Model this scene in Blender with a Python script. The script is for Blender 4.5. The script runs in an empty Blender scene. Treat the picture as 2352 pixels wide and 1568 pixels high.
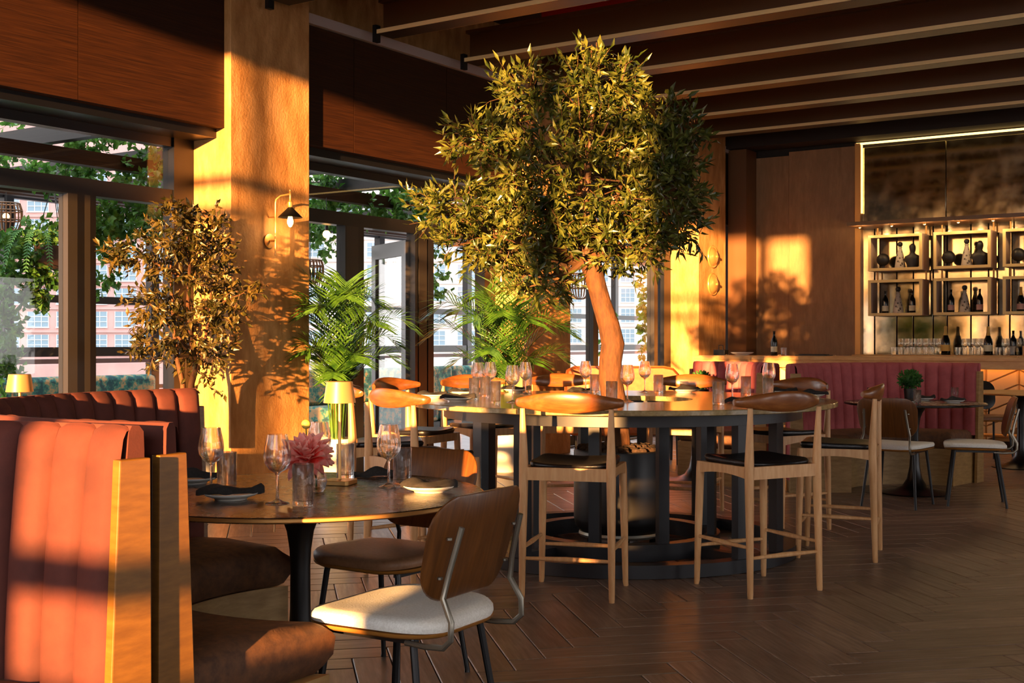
import bpy, math, random
from mathutils import Vector, Matrix
random.seed(11)
R = math.radians
PI = math.pi
scene = bpy.context.scene
COL = scene.collection

# ------------------------------------------------------------------ camera
YAW, EYE = R(34.0), 1.25
FPX = 2800.0
camd = bpy.data.cameras.new('camera'); cam = bpy.data.objects.new('camera', camd); COL.objects.link(cam)
cam.location = (0, 0, EYE); cam.rotation_euler = (R(90), 0, YAW)
camd.sensor_width = 36.0; camd.lens = FPX / 2352.0 * 36.0; camd.clip_end = 2000.0; camd.clip_start = 0.05
scene.camera = cam
# ------------------------------------------------------------------ sky, sun, exposure
world = bpy.data.worlds.new('sky'); scene.world = world; world.use_nodes = True
wn = world.node_tree.nodes; wl = world.node_tree.links
bg = wn['Background']
tcw = wn.new('ShaderNodeTexCoord'); sep = wn.new('ShaderNodeSeparateXYZ'); ramp = wn.new('ShaderNodeValToRGB')
wl.new(tcw.outputs['Generated'], sep.inputs[0]); wl.new(sep.outputs['Z'], ramp.inputs['Fac'])
ramp.color_ramp.elements[0].position = 0.0; ramp.color_ramp.elements[0].color = (1.0, 0.93, 0.90, 1)
ramp.color_ramp.elements[1].position = 0.6; ramp.color_ramp.elements[1].color = (0.74, 0.85, 1.0, 1)
wl.new(ramp.outputs['Color'], bg.inputs['Color'])
bg.inputs['Strength'].default_value = 4.6
SUN_T = Vector((-0.28, 1.0, -0.08)).normalized()            # the low sun travels this way
sund = bpy.data.lights.new('sun', 'SUN'); sun = bpy.data.objects.new('sun', sund); COL.objects.link(sun)
sun.rotation_euler = SUN_T.to_track_quat('-Z', 'Y').to_euler()
sun.location = (3, -12, 6)
sund.energy = 31.0; sund.angle = R(0.6); sund.color = (1.0, 0.50, 0.165)
vs = scene.view_settings
vs.view_transform = 'Standard'; vs.look = 'None'; vs.exposure = 0.12; vs.gamma = 1.0; vs.use_curve_mapping = False
try:
    scene.cycles.transparent_max_bounces = 40
    scene.cycles.max_bounces = 24
    scene.cycles.transmission_bounces = 24
    scene.cycles.diffuse_bounces = 5
    scene.cycles.glossy_bounces = 5
    scene.cycles.sample_clamp_indirect = 6.0
    scene.cycles.caustics_reflective = False
    scene.cycles.caustics_refractive = False
except Exception:
    pass

# ------------------------------------------------------------------ frame helpers
CY, SY = math.cos(YAW), math.sin(YAW)
def W(lat, fwd, z=0.0):
    """room point from metres right of / ahead of the photographer"""
    return Vector((lat * CY - fwd * SY, lat * SY + fwd * CY, z))
def S(px, fwd, z=0.0):
    """room point on a sight line at a measured distance"""
    return W((px - 1176.0) / FPX * fwd, fwd, z)
def wang(dlat, dfwd):
    """rotation about z that turns local +y onto the given direction"""
    d = W(dlat, dfwd)
    return math.atan2(-d.x, d.y)

# ------------------------------------------------------------------ materials
def lin(h):
    h = h.lstrip('#'); out = []
    for i in (0, 2, 4):
        v = int(h[i:i + 2], 16) / 255.0
        out.append(v / 12.92 if v <= 0.04045 else ((v + 0.055) / 1.055) ** 2.4)
    return (out[0], out[1], out[2], 1.0)
MATS = {}
def mat(name, base, rough=0.5, metal=0.0, tex=None, scale=(1, 1, 1), base2=None, base3=None, detail=6.0, bump=0.0, bscale=None,
        sheen=0.0, coat=0.0, emis=None, estr=0.0, spec=0.5, rand=0.0, nscale=1.0, dist=0.0, trans=0.0, p0=0.35, p1=0.68, rough2=None):
    m = bpy.data.materials.new(name); m.use_nodes = True
    n, l = m.node_tree.nodes, m.node_tree.links
    b = n['Principled BSDF']
    b.inputs['Base Color'].default_value = lin(base)
    b.inputs['Roughness'].default_value = rough; b.inputs['Metallic'].default_value = metal
    b.inputs['Specular IOR Level'].default_value = spec
    b.inputs['Coat Weight'].default_value = coat; b.inputs['Coat Roughness'].default_value = 0.12
    if sheen:
        b.inputs['Sheen Weight'].default_value = sheen; b.inputs['Sheen Roughness'].default_value = 0.45
        b.inputs['Sheen Tint'].default_value = lin(base)
    if emis:
        b.inputs['Emission Color'].default_value = lin(emis); b.inputs['Emission Strength'].default_value = estr
    if tex:
        tc = n.new('ShaderNodeTexCoord'); mp = n.new('ShaderNodeMapping'); mp.inputs['Scale'].default_value = scale
        l.new(tc.outputs['Object'], mp.inputs['Vector'])
        if rand:
            oi = n.new('ShaderNodeObjectInfo'); mx = n.new('ShaderNodeVectorMath'); mx.operation = 'MULTIPLY_ADD'
            cx = n.new('ShaderNodeCombineXYZ')
            for k in range(3): l.new(oi.outputs['Random'], cx.inputs[k])
            l.new(cx.outputs[0], mx.inputs[0]); mx.inputs[1].default_value = (37.0, 23.0, 11.0)
            l.new(mp.outputs['Vector'], mx.inputs[2]); vec = mx.outputs[0]
        else:
            vec = mp.outputs['Vector']
        if tex == 'voronoi':
            nz = n.new('ShaderNodeTexVoronoi'); nz.inputs['Scale'].default_value = nscale; fac = nz.outputs['Distance']
        else:
            nz = n.new('ShaderNodeTexNoise'); nz.inputs['Scale'].default_value = nscale; nz.inputs['Detail'].default_value = detail
            nz.inputs['Roughness'].default_value = 0.62; nz.inputs['Distortion'].default_value = dist; fac = nz.outputs['Fac']
        l.new(vec, nz.inputs['Vector'])
        cr = n.new('ShaderNodeValToRGB'); l.new(fac, cr.inputs['Fac'])
        cr.color_ramp.elements[0].color = lin(base); cr.color_ramp.elements[1].color = lin(base2 or base)
        cr.color_ramp.elements[0].position = p0; cr.color_ramp.elements[1].position = p1
        if base3:
            e = cr.color_ramp.elements.new((p0 + p1) / 2); e.color = lin(base3)
        out = cr.outputs['Color']
        if rand:
            hv = n.new('ShaderNodeHueSaturation'); ma = n.new('ShaderNodeMapRange')
            ma.inputs['To Min'].default_value = 1.0 - rand; ma.inputs['To Max'].default_value = 1.0 + rand
            l.new(oi.outputs['Random'], ma.inputs['Value']); l.new(ma.outputs[0], hv.inputs['Value']); l.new(out, hv.inputs['Color']); out = hv.outputs['Color']
        l.new(out, b.inputs['Base Color'])
        if rough2 is not None:
            mr = n.new('ShaderNodeMapRange'); mr.inputs['To Min'].default_value = rough; mr.inputs['To Max'].default_value = rough2
            mr.inputs['From Min'].default_value = p0; mr.inputs['From Max'].default_value = p1
            l.new(fac, mr.inputs['Value']); l.new(mr.outputs[0], b.inputs['Roughness'])
        if bump:
            bm = n.new('ShaderNodeBump'); bm.inputs['Strength'].default_value = bump; bm.inputs['Distance'].default_value = 0.01
            if bscale:
                n2 = n.new('ShaderNodeTexNoise'); n2.inputs['Scale'].default_value = bscale; n2.inputs['Detail'].default_value = 4
                l.new(tc.outputs['Object'], n2.inputs['Vector']); l.new(n2.outputs['Fac'], bm.inputs['Height'])
            else:
                l.new(fac, bm.inputs['Height'])
            l.new(bm.outputs['Normal'], b.inputs['Normal'])
    MATS[name] = m
    return m
def glassmat(name, tint=(1, 1, 1), ior=1.45, rough=0.0):
    m = bpy.data.materials.new(name); m.use_nodes = True
    n, l = m.node_tree.nodes, m.node_tree.links
    n.remove(n['Principled BSDF']); o = n['Material Output']
    tr = n.new('ShaderNodeBsdfTransparent'); tr.inputs['Color'].default_value = (*tint, 1)
    gl = n.new('ShaderNodeBsdfGlossy'); gl.inputs['Roughness'].default_value = rough
    fr = n.new('ShaderNodeFresnel'); fr.inputs['IOR'].default_value = ior
    ge = n.new('ShaderNodeNewGeometry'); mi = n.new('ShaderNodeMapRange')      # same reflectance from either face of the sheet
    mi.inputs['To Min'].default_value = ior; mi.inputs['To Max'].default_value = 1.0 / ior
    l.new(ge.outputs['Backfacing'], mi.inputs['Value']); l.new(mi.outputs[0], fr.inputs['IOR'])
    mx = n.new('ShaderNodeMixShader')
    l.new(fr.outputs[0], mx.inputs[0]); l.new(tr.outputs[0], mx.inputs[1]); l.new(gl.outputs[0], mx.inputs[2]); l.new(mx.outputs[0], o.inputs['Surface'])
    MATS[name] = m
    return m
def leafmat(name, c1, c2, rough=0.45, transl=0.25, nscale=9.0):
    m = mat(name, c1, rough, tex='noise', base2=c2, nscale=nscale, detail=2, p0=0.4, p1=0.6)
    n, l = m.node_tree.nodes, m.node_tree.links
    b = n['Principled BSDF']; o = n['Material Output']
    t = n.new('ShaderNodeBsdfTranslucent'); mx = n.new('ShaderNodeMixShader'); mx.inputs[0].default_value = transl
    src = b.inputs['Base Color'].links[0].from_socket
    l.new(src, t.inputs['Color']); l.new(b.outputs[0], mx.inputs[1]); l.new(t.outputs[0], mx.inputs[2]); l.new(mx.outputs[0], o.inputs['Surface'])
    return m

mat('concrete', '#a87440', 0.6, tex='noise', scale=(1.6, 1.6, 0.55), nscale=5, base2='#d6a068', base3='#be8a52', detail=14, bump=0.4, bscale=45, p0=0.36, p1=0.66, spec=0.35)
mat('concrete_panel', '#85623e', 0.55, tex='noise', scale=(2.5, 2.5, 0.6), nscale=5, base2='#a87e52', base3='#966e48', detail=12, bump=0.2, bscale=70, p0=0.3, p1=0.72)
mat('panel_wood', '#180b05', 0.55, tex='noise', scale=(1, 1.3, 70), nscale=2.2, base2='#42240e', base3='#32190a', detail=5, p0=0.25, p1=0.75, spec=0.2)
mat('dark_steel', '#17161a', 0.42, metal=0.0, spec=0.5)
mat('frame_black', '#0d0c0f', 0.36)
mat('frame_brown', '#2b2622', 0.42)
mat('grey_steel', '#b7a7a2', 0.4, metal=0.0)
mat('beam_brown', '#664225', 0.38, spec=0.5)
mat('brass_edge', '#ffdc9c', 0.4, metal=0.0)
mat('flange_dark', '#0e0805', 0.45)
mat('ceiling_dark', '#1d120c', 0.7)
mat('plank', '#5f4c3e', 0.4, tex='noise', scale=(2.2, 26, 4), nscale=2.0, base2='#8f7866', base3='#776252', detail=9, rand=0.24, bump=0.14, p0=0.3, p1=0.72, spec=0.5, rough2=0.36)
mat('subfloor', '#1a130f', 0.8)
mat('oak', '#c9925a', 0.4, tex='noise', scale=(9, 9, 1.2), nscale=5, base2='#e2b27c', base3='#d6a16a', detail=7, rand=0.06, p0=0.32, p1=0.7)
mat('walnut', '#733e1a', 0.3, tex='noise', scale=(2.0, 16, 12), nscale=4, base2='#965c2c', base3='#834b20', detail=7, rand=0.08, p0=0.3, p1=0.7, coat=0.15)
mat('black_leather', '#100e0f', 0.34, tex='noise', nscale=120, base2='#1a1718', bump=0.12, detail=2)
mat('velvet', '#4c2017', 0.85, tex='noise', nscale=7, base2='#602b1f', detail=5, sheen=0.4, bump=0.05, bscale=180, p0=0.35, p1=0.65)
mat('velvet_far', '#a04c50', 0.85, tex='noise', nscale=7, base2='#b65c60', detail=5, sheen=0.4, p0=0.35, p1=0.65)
mat('seat_velvet', '#4a2f1d', 0.75, tex='noise', nscale=30, base2='#6b4528', detail=6, sheen=0.5, bump=0.1, bscale=90, p0=0.35, p1=0.66)
mat('cap_wood', '#744a16', 0.4, tex='noise', scale=(6, 6, 30), nscale=2.2, base2='#8c5e22', base3='#80541c', detail=7, p0=0.3, p1=0.7)
mat('base_wood', '#8c6a3a', 0.5, tex='noise', scale=(3, 3, 14), nscale=3, base2='#a98550', detail=7)
mat('bronze_top', '#2f1f15', 0.24, metal=0.25, tex='noise', nscale=14, base2='#4a3120', detail=7, bump=0.05, bscale=60, rough2=0.30)
mat('pedestal', '#0f0d0d', 0.35)
mat('stone_top', '#8d7650', 0.16, tex='noise', nscale=38, base2='#b49b6d', base3='#a08859', detail=9, p0=0.34, p1=0.66, coat=0.3)
mat('white_fabric', '#e2dfd4', 0.85, tex='noise', scale=(1, 1, 1), nscale=160, base2='#f6f4ec', detail=3, bump=0.12, sheen=0.15)
mat('tan_leather', '#8a6142', 0.5, tex='noise', nscale=60, base2='#9d7150', bump=0.08)
mat('ply_back', '#552f0e', 0.36, tex='noise', scale=(30, 3, 2.2), nscale=2.4, base2='#7a4a1c', base3='#683d16', detail=8, p0=0.3, p1=0.7, coat=0.2)
mat('ply_edge', '#a8702f', 0.45)
mat('gun_metal', '#8d877a', 0.34, metal=0.8)
mat('black_metal', '#131214', 0.4, metal=0.2)
mat('brass', '#e0aa62', 0.3, metal=0.6)
mat('brass_soft', '#d49c58', 0.38, metal=0.5)
mat('white_china', '#e9e4d8', 0.25)
mat('napkin', '#1f1b1a', 0.9, tex='noise', nscale=120, base2='#2c2725', bump=0.15, sheen=0.2)
mat('bark', '#40240f', 0.8, tex='noise', scale=(12, 12, 3.5), nscale=3, base2='#6f421c', base3='#573415', detail=8, bump=0.9, p0=0.3, p1=0.7)
mat('twig', '#54361a', 0.7)
leafmat('olive_leaf', '#313e15', '#6b6e2e', 0.3, 0.18)
leafmat('ficus_leaf', '#343312', '#5f4e20', 0.36, 0.2)
leafmat('palm_leaf', '#254a18', '#4b7426', 0.36, 0.25)
leafmat('ivy_leaf', '#33601f', '#6c9a3c', 0.45, 0.4)
leafmat('fern_leaf', '#3f7a3a', '#6aa05a', 0.5, 0.4)
leafmat('moss', '#1f4a18', '#3f7a2a', 0.6, 0.2)
mat('soil', '#2a1c12', 0.95, tex='noise', nscale=60, base2='#4a3422', bump=0.6)
mat('white_pot', '#ded9cd', 0.5)
mat('planter_black', '#151313', 0.4)
glassmat('pane', (0.97, 0.985, 0.98), 1.36)
def tableglass(name, clear):
    m = bpy.data.materials.new(name); m.use_nodes = True; MATS[name] = m
    n, l = m.node_tree.nodes, m.node_tree.links; n.remove(n['Principled BSDF'])
    g_ = n.new('ShaderNodeBsdfGlass'); g_.inputs['Roughness'].default_value = 0.0; g_.inputs['IOR'].default_value = 1.46
    t_ = n.new('ShaderNodeBsdfTransparent'); x_ = n.new('ShaderNodeMixShader'); x_.inputs[0].default_value = clear
    l.new(g_.outputs[0], x_.inputs[1]); l.new(t_.outputs[0], x_.inputs[2]); l.new(x_.outputs[0], n['Material Output'].inputs['Surface'])
tableglass('clear_glass', 0.25)
tableglass('tumbler_glass', 0.45)
leafmat('petal', '#ee4438', '#ffc8ba', 0.5, 0.4, 22.0)
mat('petal_core', '#c22735', 0.55)
mat('bud_yellow', '#c9b14e', 0.6)
mat('bulb', '#ffd08a', 0.3, emis='#ffb65c', estr=26.0)
mat('bulb_far', '#ffd9a0', 0.3, emis='#ffb860', estr=9.0)
mat('led', '#fff0cc', 0.4, emis='#ffd07a', estr=3.2)
mat('led_bar', '#fff0cc', 0.4, emis='#ffb04a', estr=11.0)
mat('shade_black', '#0d0c0c', 0.4)
mat('mirror', '#8f8670', 0.05, metal=0.97, tex='noise', nscale=3.5, base2='#c2b8a0', base3='#a89d86', detail=10, p0=0.35, p1=0.62, rough2=0.13)
mat('shelf_wood', '#ecc882', 0.4)
mat('shelf_inner', '#c7a78f', 0.6)
mat('counter_wood', '#c98f52', 0.36, tex='noise', scale=(2, 16, 8), nscale=2.4, base2='#e0ad70', detail=7)
mat('cream_pad', '#d9b98a', 0.7)
mat('bottle_dark', '#0d0f0b', 0.14)
mat('label_gold', '#d9a84a', 0.5)
mat('label_cream', '#d8cfae', 0.6)
mat('label_pink', '#b98f86', 0.6)
mat('ornament_black', '#12100f', 0.5)
mat('ornament_pattern', '#4c4036', 0.5, tex='voronoi', nscale=26, base2='#c7b8a2', p0=0.2, p1=0.45)
mat('leather_orange', '#a4501c', 0.5, tex='noise', nscale=20, base2='#b9622a', detail=4, sheen=0.2)
mat('floral', '#26484a', 0.85, tex='noise', nscale=11, base2='#b58a5c', base3='#3f7a68', detail=5, p0=0.42, p1=0.6)
mat('wicker', '#7d532b', 0.6)
mat('terrace_floor', '#8d7f78', 0.7, tex='noise', nscale=3, base2='#a2948c')
mat('brick_far', '#b88d84', 0.9, tex='noise', nscale=0.35, base2='#c69a90', detail=5)
mat('stone_far', '#cfc0b6', 0.9, tex='noise', nscale=0.3, base2='#d8cbc2', detail=5)
mat('win_far', '#7f929c', 0.3)
mat('muntin_far', '#d6d6d4', 0.6)
mat('ground_far', '#8d8a86', 0.9)
mat('red_glow_duct', '#e01a0a', 0.45)
mat('copper_basket', '#3a2018', 0.7)
mat('bistro_top', '#d7ab6a', 0.4)
mat('rail_far', '#6d4a43', 0.5)

# ------------------------------------------------------------------ mesh builder
class MB:
    def __init__(self): self.v = []; self.f = []
    def add(self, v, f):
        o = len(self.v); self.v += [tuple(p) for p in v]; self.f += [tuple(i + o for i in q) for q in f]; return self
    def box(self, x0, x1, y0, y1, z0, z1):
        v = [(x0, y0, z0), (x1, y0, z0), (x1, y1, z0), (x0, y1, z0), (x0, y0, z1), (x1, y0, z1), (x1, y1, z1), (x0, y1, z1)]
        return self.add(v, [(0, 3, 2, 1), (4, 5, 6, 7), (0, 1, 5, 4), (1, 2, 6, 5), (2, 3, 7, 6), (3, 0, 4, 7)])
    def bar(self, a, b, w, h=None, up=(0, 0, 1)):
        """rectangular bar from a to b"""
        a, b = Vector(a), Vector(b); d = (b - a).normalized(); h = h or w
        u = Vector(up)
        if abs(d.dot(u)) > 0.98: u = Vector((1, 0, 0))
        s = d.cross(u).normalized(); u = s.cross(d).normalized()
        v = []
        for p in (a, b):
            for (i, j) in ((-1, -1), (1, -1), (1, 1), (-1, 1)): v.append(p + s * i * w / 2 + u * j * h / 2)
        return self.add(v, [(3, 2, 1, 0), (4, 5, 6, 7), (0, 1, 5, 4), (1, 2, 6, 5), (2, 3, 7, 6), (3, 0, 4, 7)])
    def tube(self, pts, rad, n=8, cap=True, flat=1.0, up=None):
        pts = [Vector(p) for p in pts]
        if not isinstance(rad, (list, tuple)): rad = [rad] * len(pts)
        v = []; f = []; prev = None
        for i, p in enumerate(pts):
            if i == 0: d = pts[1] - pts[0]
            elif i == len(pts) - 1: d = pts[-1] - pts[-2]
            else: d = pts[i + 1] - pts[i - 1]
            d.normalize()
            if prev is None:
                u = Vector(up) if up else (Vector((0, 0, 1)) if abs(d.z) < 0.9 else Vector((1, 0, 0)))
                u = (u - d * u.dot(d)).normalized()
            else:
                u = (prev - d * prev.dot(d)).normalized()
            prev = u; s = d.cross(u)
            for k in range(n):
                a = 2 * PI * k / n
                v.append(p + u * (math.cos(a) * rad[i]) + s * (math.sin(a) * rad[i] * flat))
        for i in range(len(pts) - 1):
            for k in range(n):
                k2 = (k + 1) % n
                f.append((i * n + k, i * n + k2, (i + 1) * n + k2, (i + 1) * n + k))
        if cap:
            f.append(tuple(range(n - 1, -1, -1))); f.append(tuple(range((len(pts) - 1) * n, len(pts) * n)))
        return self.add(v, f)
    def lathe(self, prof, n=24, c=(0, 0, 0), sx=1.0, sy=1.0):
        v = []; f = []
        rings = []
        for (r, z) in prof:
            if r < 1e-5:
                rings.append([len(v)]); v.append((c[0], c[1], c[2] + z))
            else:
                rings.append(list(range(len(v), len(v) + n)))
                for k in range(n):
                    a = 2 * PI * k / n; v.append((c[0] + r * math.cos(a) * sx, c[1] + r * math.sin(a) * sy, c[2] + z))
        for A, B in zip(rings, rings[1:]):
            if len(A) == 1 and len(B) == 1: continue
            for k in range(n):
                k2 = (k + 1) % n
                if len(A) == 1: f.append((A[0], B[k2], B[k]))
                elif len(B) == 1: f.append((A[k], A[k2], B[0]))
                else: f.append((A[k], A[k2], B[k2], B[k]))
        return self.add(v, f)
    def prism(self, poly, z0, z1):
        n = len(poly); v = [(x, y, z0) for x, y in poly] + [(x, y, z1) for x, y in poly]
        return self.add(v, [tuple(range(n - 1, -1, -1)), tuple(range(n, 2 * n))] + [(i, (i + 1) % n, n + (i + 1) % n, n + i) for i in range(n)])
    def grid(self, fn, nu, nv, closeu=False):
        v = []; f = []
        for j in range(nv + 1):
            for i in range(nu + (0 if closeu else 1)):
                v.append(fn(i / nu, j / nv))
        w = nu if closeu else nu + 1
        for j in range(nv):
            for i in range(nu):
                i2 = (i + 1) % w
                f.append((j * w + i, j * w + i2, (j + 1) * w + i2, (j + 1) * w + i))
        return self.add(v, f)
    def sphere(self, c, r, n=12, m=8, sz=1.0):
        return self.lathe([(r * math.sin(PI * i / m), -r * sz * math.cos(PI * i / m)) for i in range(m + 1)], n, c)
    def leaf(self, p, d, nrm, L, w, bend=0.15):
        p = Vector(p); d = Vector(d).normalized(); nrm = Vector(nrm)
        s = d.cross(nrm)
        if s.length < 1e-4: s = d.cross(Vector((0.3, 0.5, 0.8)))
        s.normalize(); u = s.cross(d)
        c = p + d * L * 0.48 + u * L * bend * 0.5
        tip = p + d * L - u * L * bend * 0.4
        e = c - u * w * 0.12
        return self.add([p, e + s * w / 2 + u * w * 0.12, e - s * w / 2 + u * w * 0.12, tip, c - u * w * 0.15], [(0, 4, 1), (0, 2, 4), (1, 4, 3), (4, 2, 3)])
    def mesh(self, name, material, smooth=True, ang=35):
        me = bpy.data.meshes.new(name); me.from_pydata(self.v, [], self.f)
        if material: me.materials.append(MATS[material] if isinstance(material, str) else material)
        if smooth:
            me.shade_smooth()
            try: me.set_sharp_from_angle(angle=R(ang))
            except Exception: pass
        me.update(); return me
    def build(self, name, material, parent=None, loc=(0, 0, 0), rz=0.0, smooth=True, bevel=0.0, seg=2, ang=35, **props):
        o = bpy.data.objects.new(name, self.mesh(name, material, smooth, ang)); COL.objects.link(o)
        o.location = loc; o.rotation_euler = (0, 0, rz)
        if parent is not None: o.parent = parent
        if bevel:
            bv = o.modifiers.new('bevel', 'BEVEL'); bv.width = bevel; bv.segments = seg; bv.limit_method = 'ANGLE'; bv.angle_limit = R(40)
        for k, val in props.items(): o[k] = val
        return o
def tag(o, label=None, cat=None, group=None, kind=None):
    if label: o['label'] = label
    if cat: o['category'] = cat
    if group: o['group'] = group
    if kind: o['kind'] = kind
    return o
def thing(name, label, cat, loc=(0, 0, 0), rz=0.0, group=None):
    o = bpy.data.objects.new(name, None); COL.objects.link(o); o.empty_display_size = 0.1
    o.location = loc; o.rotation_euler = (0, 0, rz)
    return tag(o, label, cat, group)
def struct(o): o['kind'] = 'structure'; return o
KIDS = {}
def kids_of(root):
    return [o for o in COL.objects if o.parent == root]
def dup(root, loc, rz, label, kids=None):
    r = root.copy(); COL.objects.link(r); r.location = loc; r.rotation_euler = (0, 0, rz); r['label'] = label
    key = root.name
    if key not in KIDS: KIDS[key] = [(c, kids_of(c)) for c in kids_of(root)]
    for c, gs in KIDS[key]:
        c2 = c.copy(); COL.objects.link(c2); c2.parent = r
        for g in gs:
            g2 = g.copy(); COL.objects.link(g2); g2.parent = c2
    return r
def place(root, loc, rz, label):
    root.location = loc; root.rotation_euler = (0, 0, rz); root['label'] = label; return root
def box(name, material, x0, x1, y0, y1, z0, z1, parent=None, bevel=0.0, **p):
    """box object with its origin at its own base centre"""
    cx, cy = (x0 + x1) / 2, (y0 + y1) / 2
    return MB().box(x0 - cx, x1 - cx, y0 - cy, y1 - cy, 0, z1 - z0).build(name, material, parent, (cx, cy, z0), bevel=bevel, smooth=bool(bevel), **p)

# ================================================================== SETTING
XW, XC, XP = -7.62, -7.13, -7.20
Y_FRONT, Y_BACK, X_RIGHT = -4.5, 16.5, 6.0
ZC = 4.62
COLY = [-6.01, -1.79, 2.43, 6.65, 10.87, 15.09]
# ---- floor: herringbone planks at 45 degrees to the walls
floor = struct(box('floor', 'subfloor', XW, X_RIGHT, Y_FRONT, Y_BACK + 0.3, -0.06, -0.012))
PWID, PLEN = 0.15, 0.75
uh, vh = Vector((math.cos(R(45)), math.sin(R(45)), 0)), Vector((-math.sin(R(45)), math.cos(R(45)), 0))
FO = Vector((-2.58, 3.85, 0))
fl0 = floor.location.copy()
g = 0.004
plank_me = MB()
def plank_bm(mb, M4):
    a, b, t = PLEN / 2 - g / 2, PWID / 2 - g / 2, 0.012; c = 0.0035
    v = [(-a, -b, -t), (a, -b, -t), (a, b, -t), (-a, b, -t), (-a, -b, -c), (a, -b, -c), (a, b, -c), (-a, b, -c),
         (-a + c, -b + c, 0), (a - c, -b + c, 0), (a - c, b - c, 0), (-a + c, b - c, 0)]
    f = [(0, 1, 5, 4), (1, 2, 6, 5), (2, 3, 7, 6), (3, 0, 4, 7), (4, 5, 9, 8), (5, 6, 10, 9), (6, 7, 11, 10), (7, 4, 8, 11), (8, 9, 10, 11)]
    mb.add([M4 @ Vector(p) for p in v], f)
plank_bm(plank_me, Matrix.Identity(4)); plank_mesh = plank_me.mesh('plank', 'plank', smooth=False)
spots = []
for j in range(-70, 200):
    for m_ in range(-14, 14):
        for horiz in (True, False):
            if horiz:
                i = j + 10 * m_; c = uh * ((i + 2.5) * PWID) + vh * ((j + 0.5) * PWID); rz = R(45)
            else:
                i = j; jj = i + 1 + 10 * m_; c = uh * ((i + 0.5) * PWID) + vh * ((jj + 2.5) * PWID); rz = R(135)
            c = c + FO
            if XW + 0.25 < c.x < X_RIGHT and Y_FRONT < c.y < Y_BACK + 0.2:
                lat, fwd = c.x * CY + c.y * SY, -c.x * SY + c.y * CY
                vis = fwd > 3.6 and abs(lat) < 0.45 * fwd + 0.2
                spots.append((0 if vis else 1, fwd if vis else 0, c, rz))
spots.sort(key=lambda s: (s[0], s[1]))
rest = MB()
for n_, (a_, b_, c, rz) in enumerate(spots):
    if n_ < 300 and a_ == 0:
        o = bpy.data.objects.new('plank', plank_mesh); COL.objects.link(o); o.parent = floor
        o.location = c - fl0 + Vector((0, 0, random.uniform(-0.0006, 0.0006))); o.rotation_euler = (0, 0, rz)
    else:
        plank_bm(rest, Matrix.Translation(c - fl0) @ Matrix.Rotation(rz, 4, 'Z'))
rest.build('plank_field', 'plank', floor, smooth=False, kind='stuff')

# ---- ceiling, beams with brass-edged flanges, brackets
ceiling = struct(box('ceiling', 'ceiling_dark', XW - 0.3, X_RIGHT + 0.2, Y_FRONT, Y_BACK + 0.4, ZC, ZC + 0.1))
for k in range(-9, 7):
    y = 8.27 + 1.31 * k
    if y < 5.0 or y > Y_BACK - 0.5: continue
    MBF = MB().box(-7.02, X_RIGHT, y + 0.004, y + 0.22, 3.97, 4.002)
    m_ = MB().box(-7.02, X_RIGHT, y + 0.09, y + 0.13, 4.0, 4.26).box(-7.02, X_RIGHT, y + 0.02, y + 0.2, 4.25, 4.28).box(-5.0, -4.9, y + 0.07, y + 0.15, 4.28, ZC).box(0.0, 0.1, y + 0.07, y + 0.15, 4.28, ZC) 
    b_ = m_.build('beam', 'beam_brown', ceiling, smooth=False); b_.location = -ceiling.location
    MBF.build('flange', 'flange_dark', b_, smooth=False)
    MB().box(-7.02, X_RIGHT, y - 0.004, y + 0.004, 3.972, 4.008).build('edge_strip', 'brass_edge', b_, smooth=False)
    MB().box(-7.02, X_RIGHT, y + 0.22, y + 0.228, 3.972, 4.008).build('edge_strip', 'brass_edge', b_, smooth=False)
    MB().box(-7.06, -7.02, y - 0.012, y + 0.05, 3.90, 4.05).build('bracket', 'black_metal', b_, smooth=False)
# ---- window wall with concrete columns, wood fascia panels and steel ledge
wall_left = struct(box('wall_left', 'concrete', XW - 0.2, XP - 0.15, Y_FRONT, Y_BACK + 0.3, 4.02, ZC))
wlo = wall_left.location.copy()
def wpart(name, material, x0, x1, y0, y1, z0, z1, bevel=0.0, parent=None):
    o = box(name, material, x0, x1, y0, y1, z0, z1, parent or wall_left, bevel=bevel); o.location = o.location - wlo; return o
for y in COLY: wpart('column', 'concrete', XW - 0.18, XC, y, y + 0.88, 0, ZC, bevel=0.006)
for i in range(1, len(COLY) - 0):
    ya = COLY[i - 1] + 0.88; yb = COLY[i]
    cuts = [ya, ya + 0.64, ya + 2.0, yb]
    for a, b in zip(cuts, cuts[1:]):
        wpart('fascia_panel', 'panel_wood', XW - 0.15, XP, a + 0.003, b - 0.003, 2.92, 3.93)
    wpart('soffit_rail', 'frame_black', XW - 0.1, XP - 0.09, ya, yb, 2.85, 2.92)
wpart('fascia_panel', 'panel_wood', XW - 0.15, XP, COLY[-1] + 0.883, Y_BACK, 2.92, 3.93)
wpart('ledge', 'grey_steel', XP - 0.16, XP + 0.04, Y_FRONT, Y_BACK, 3.935, 4.02)

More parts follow.
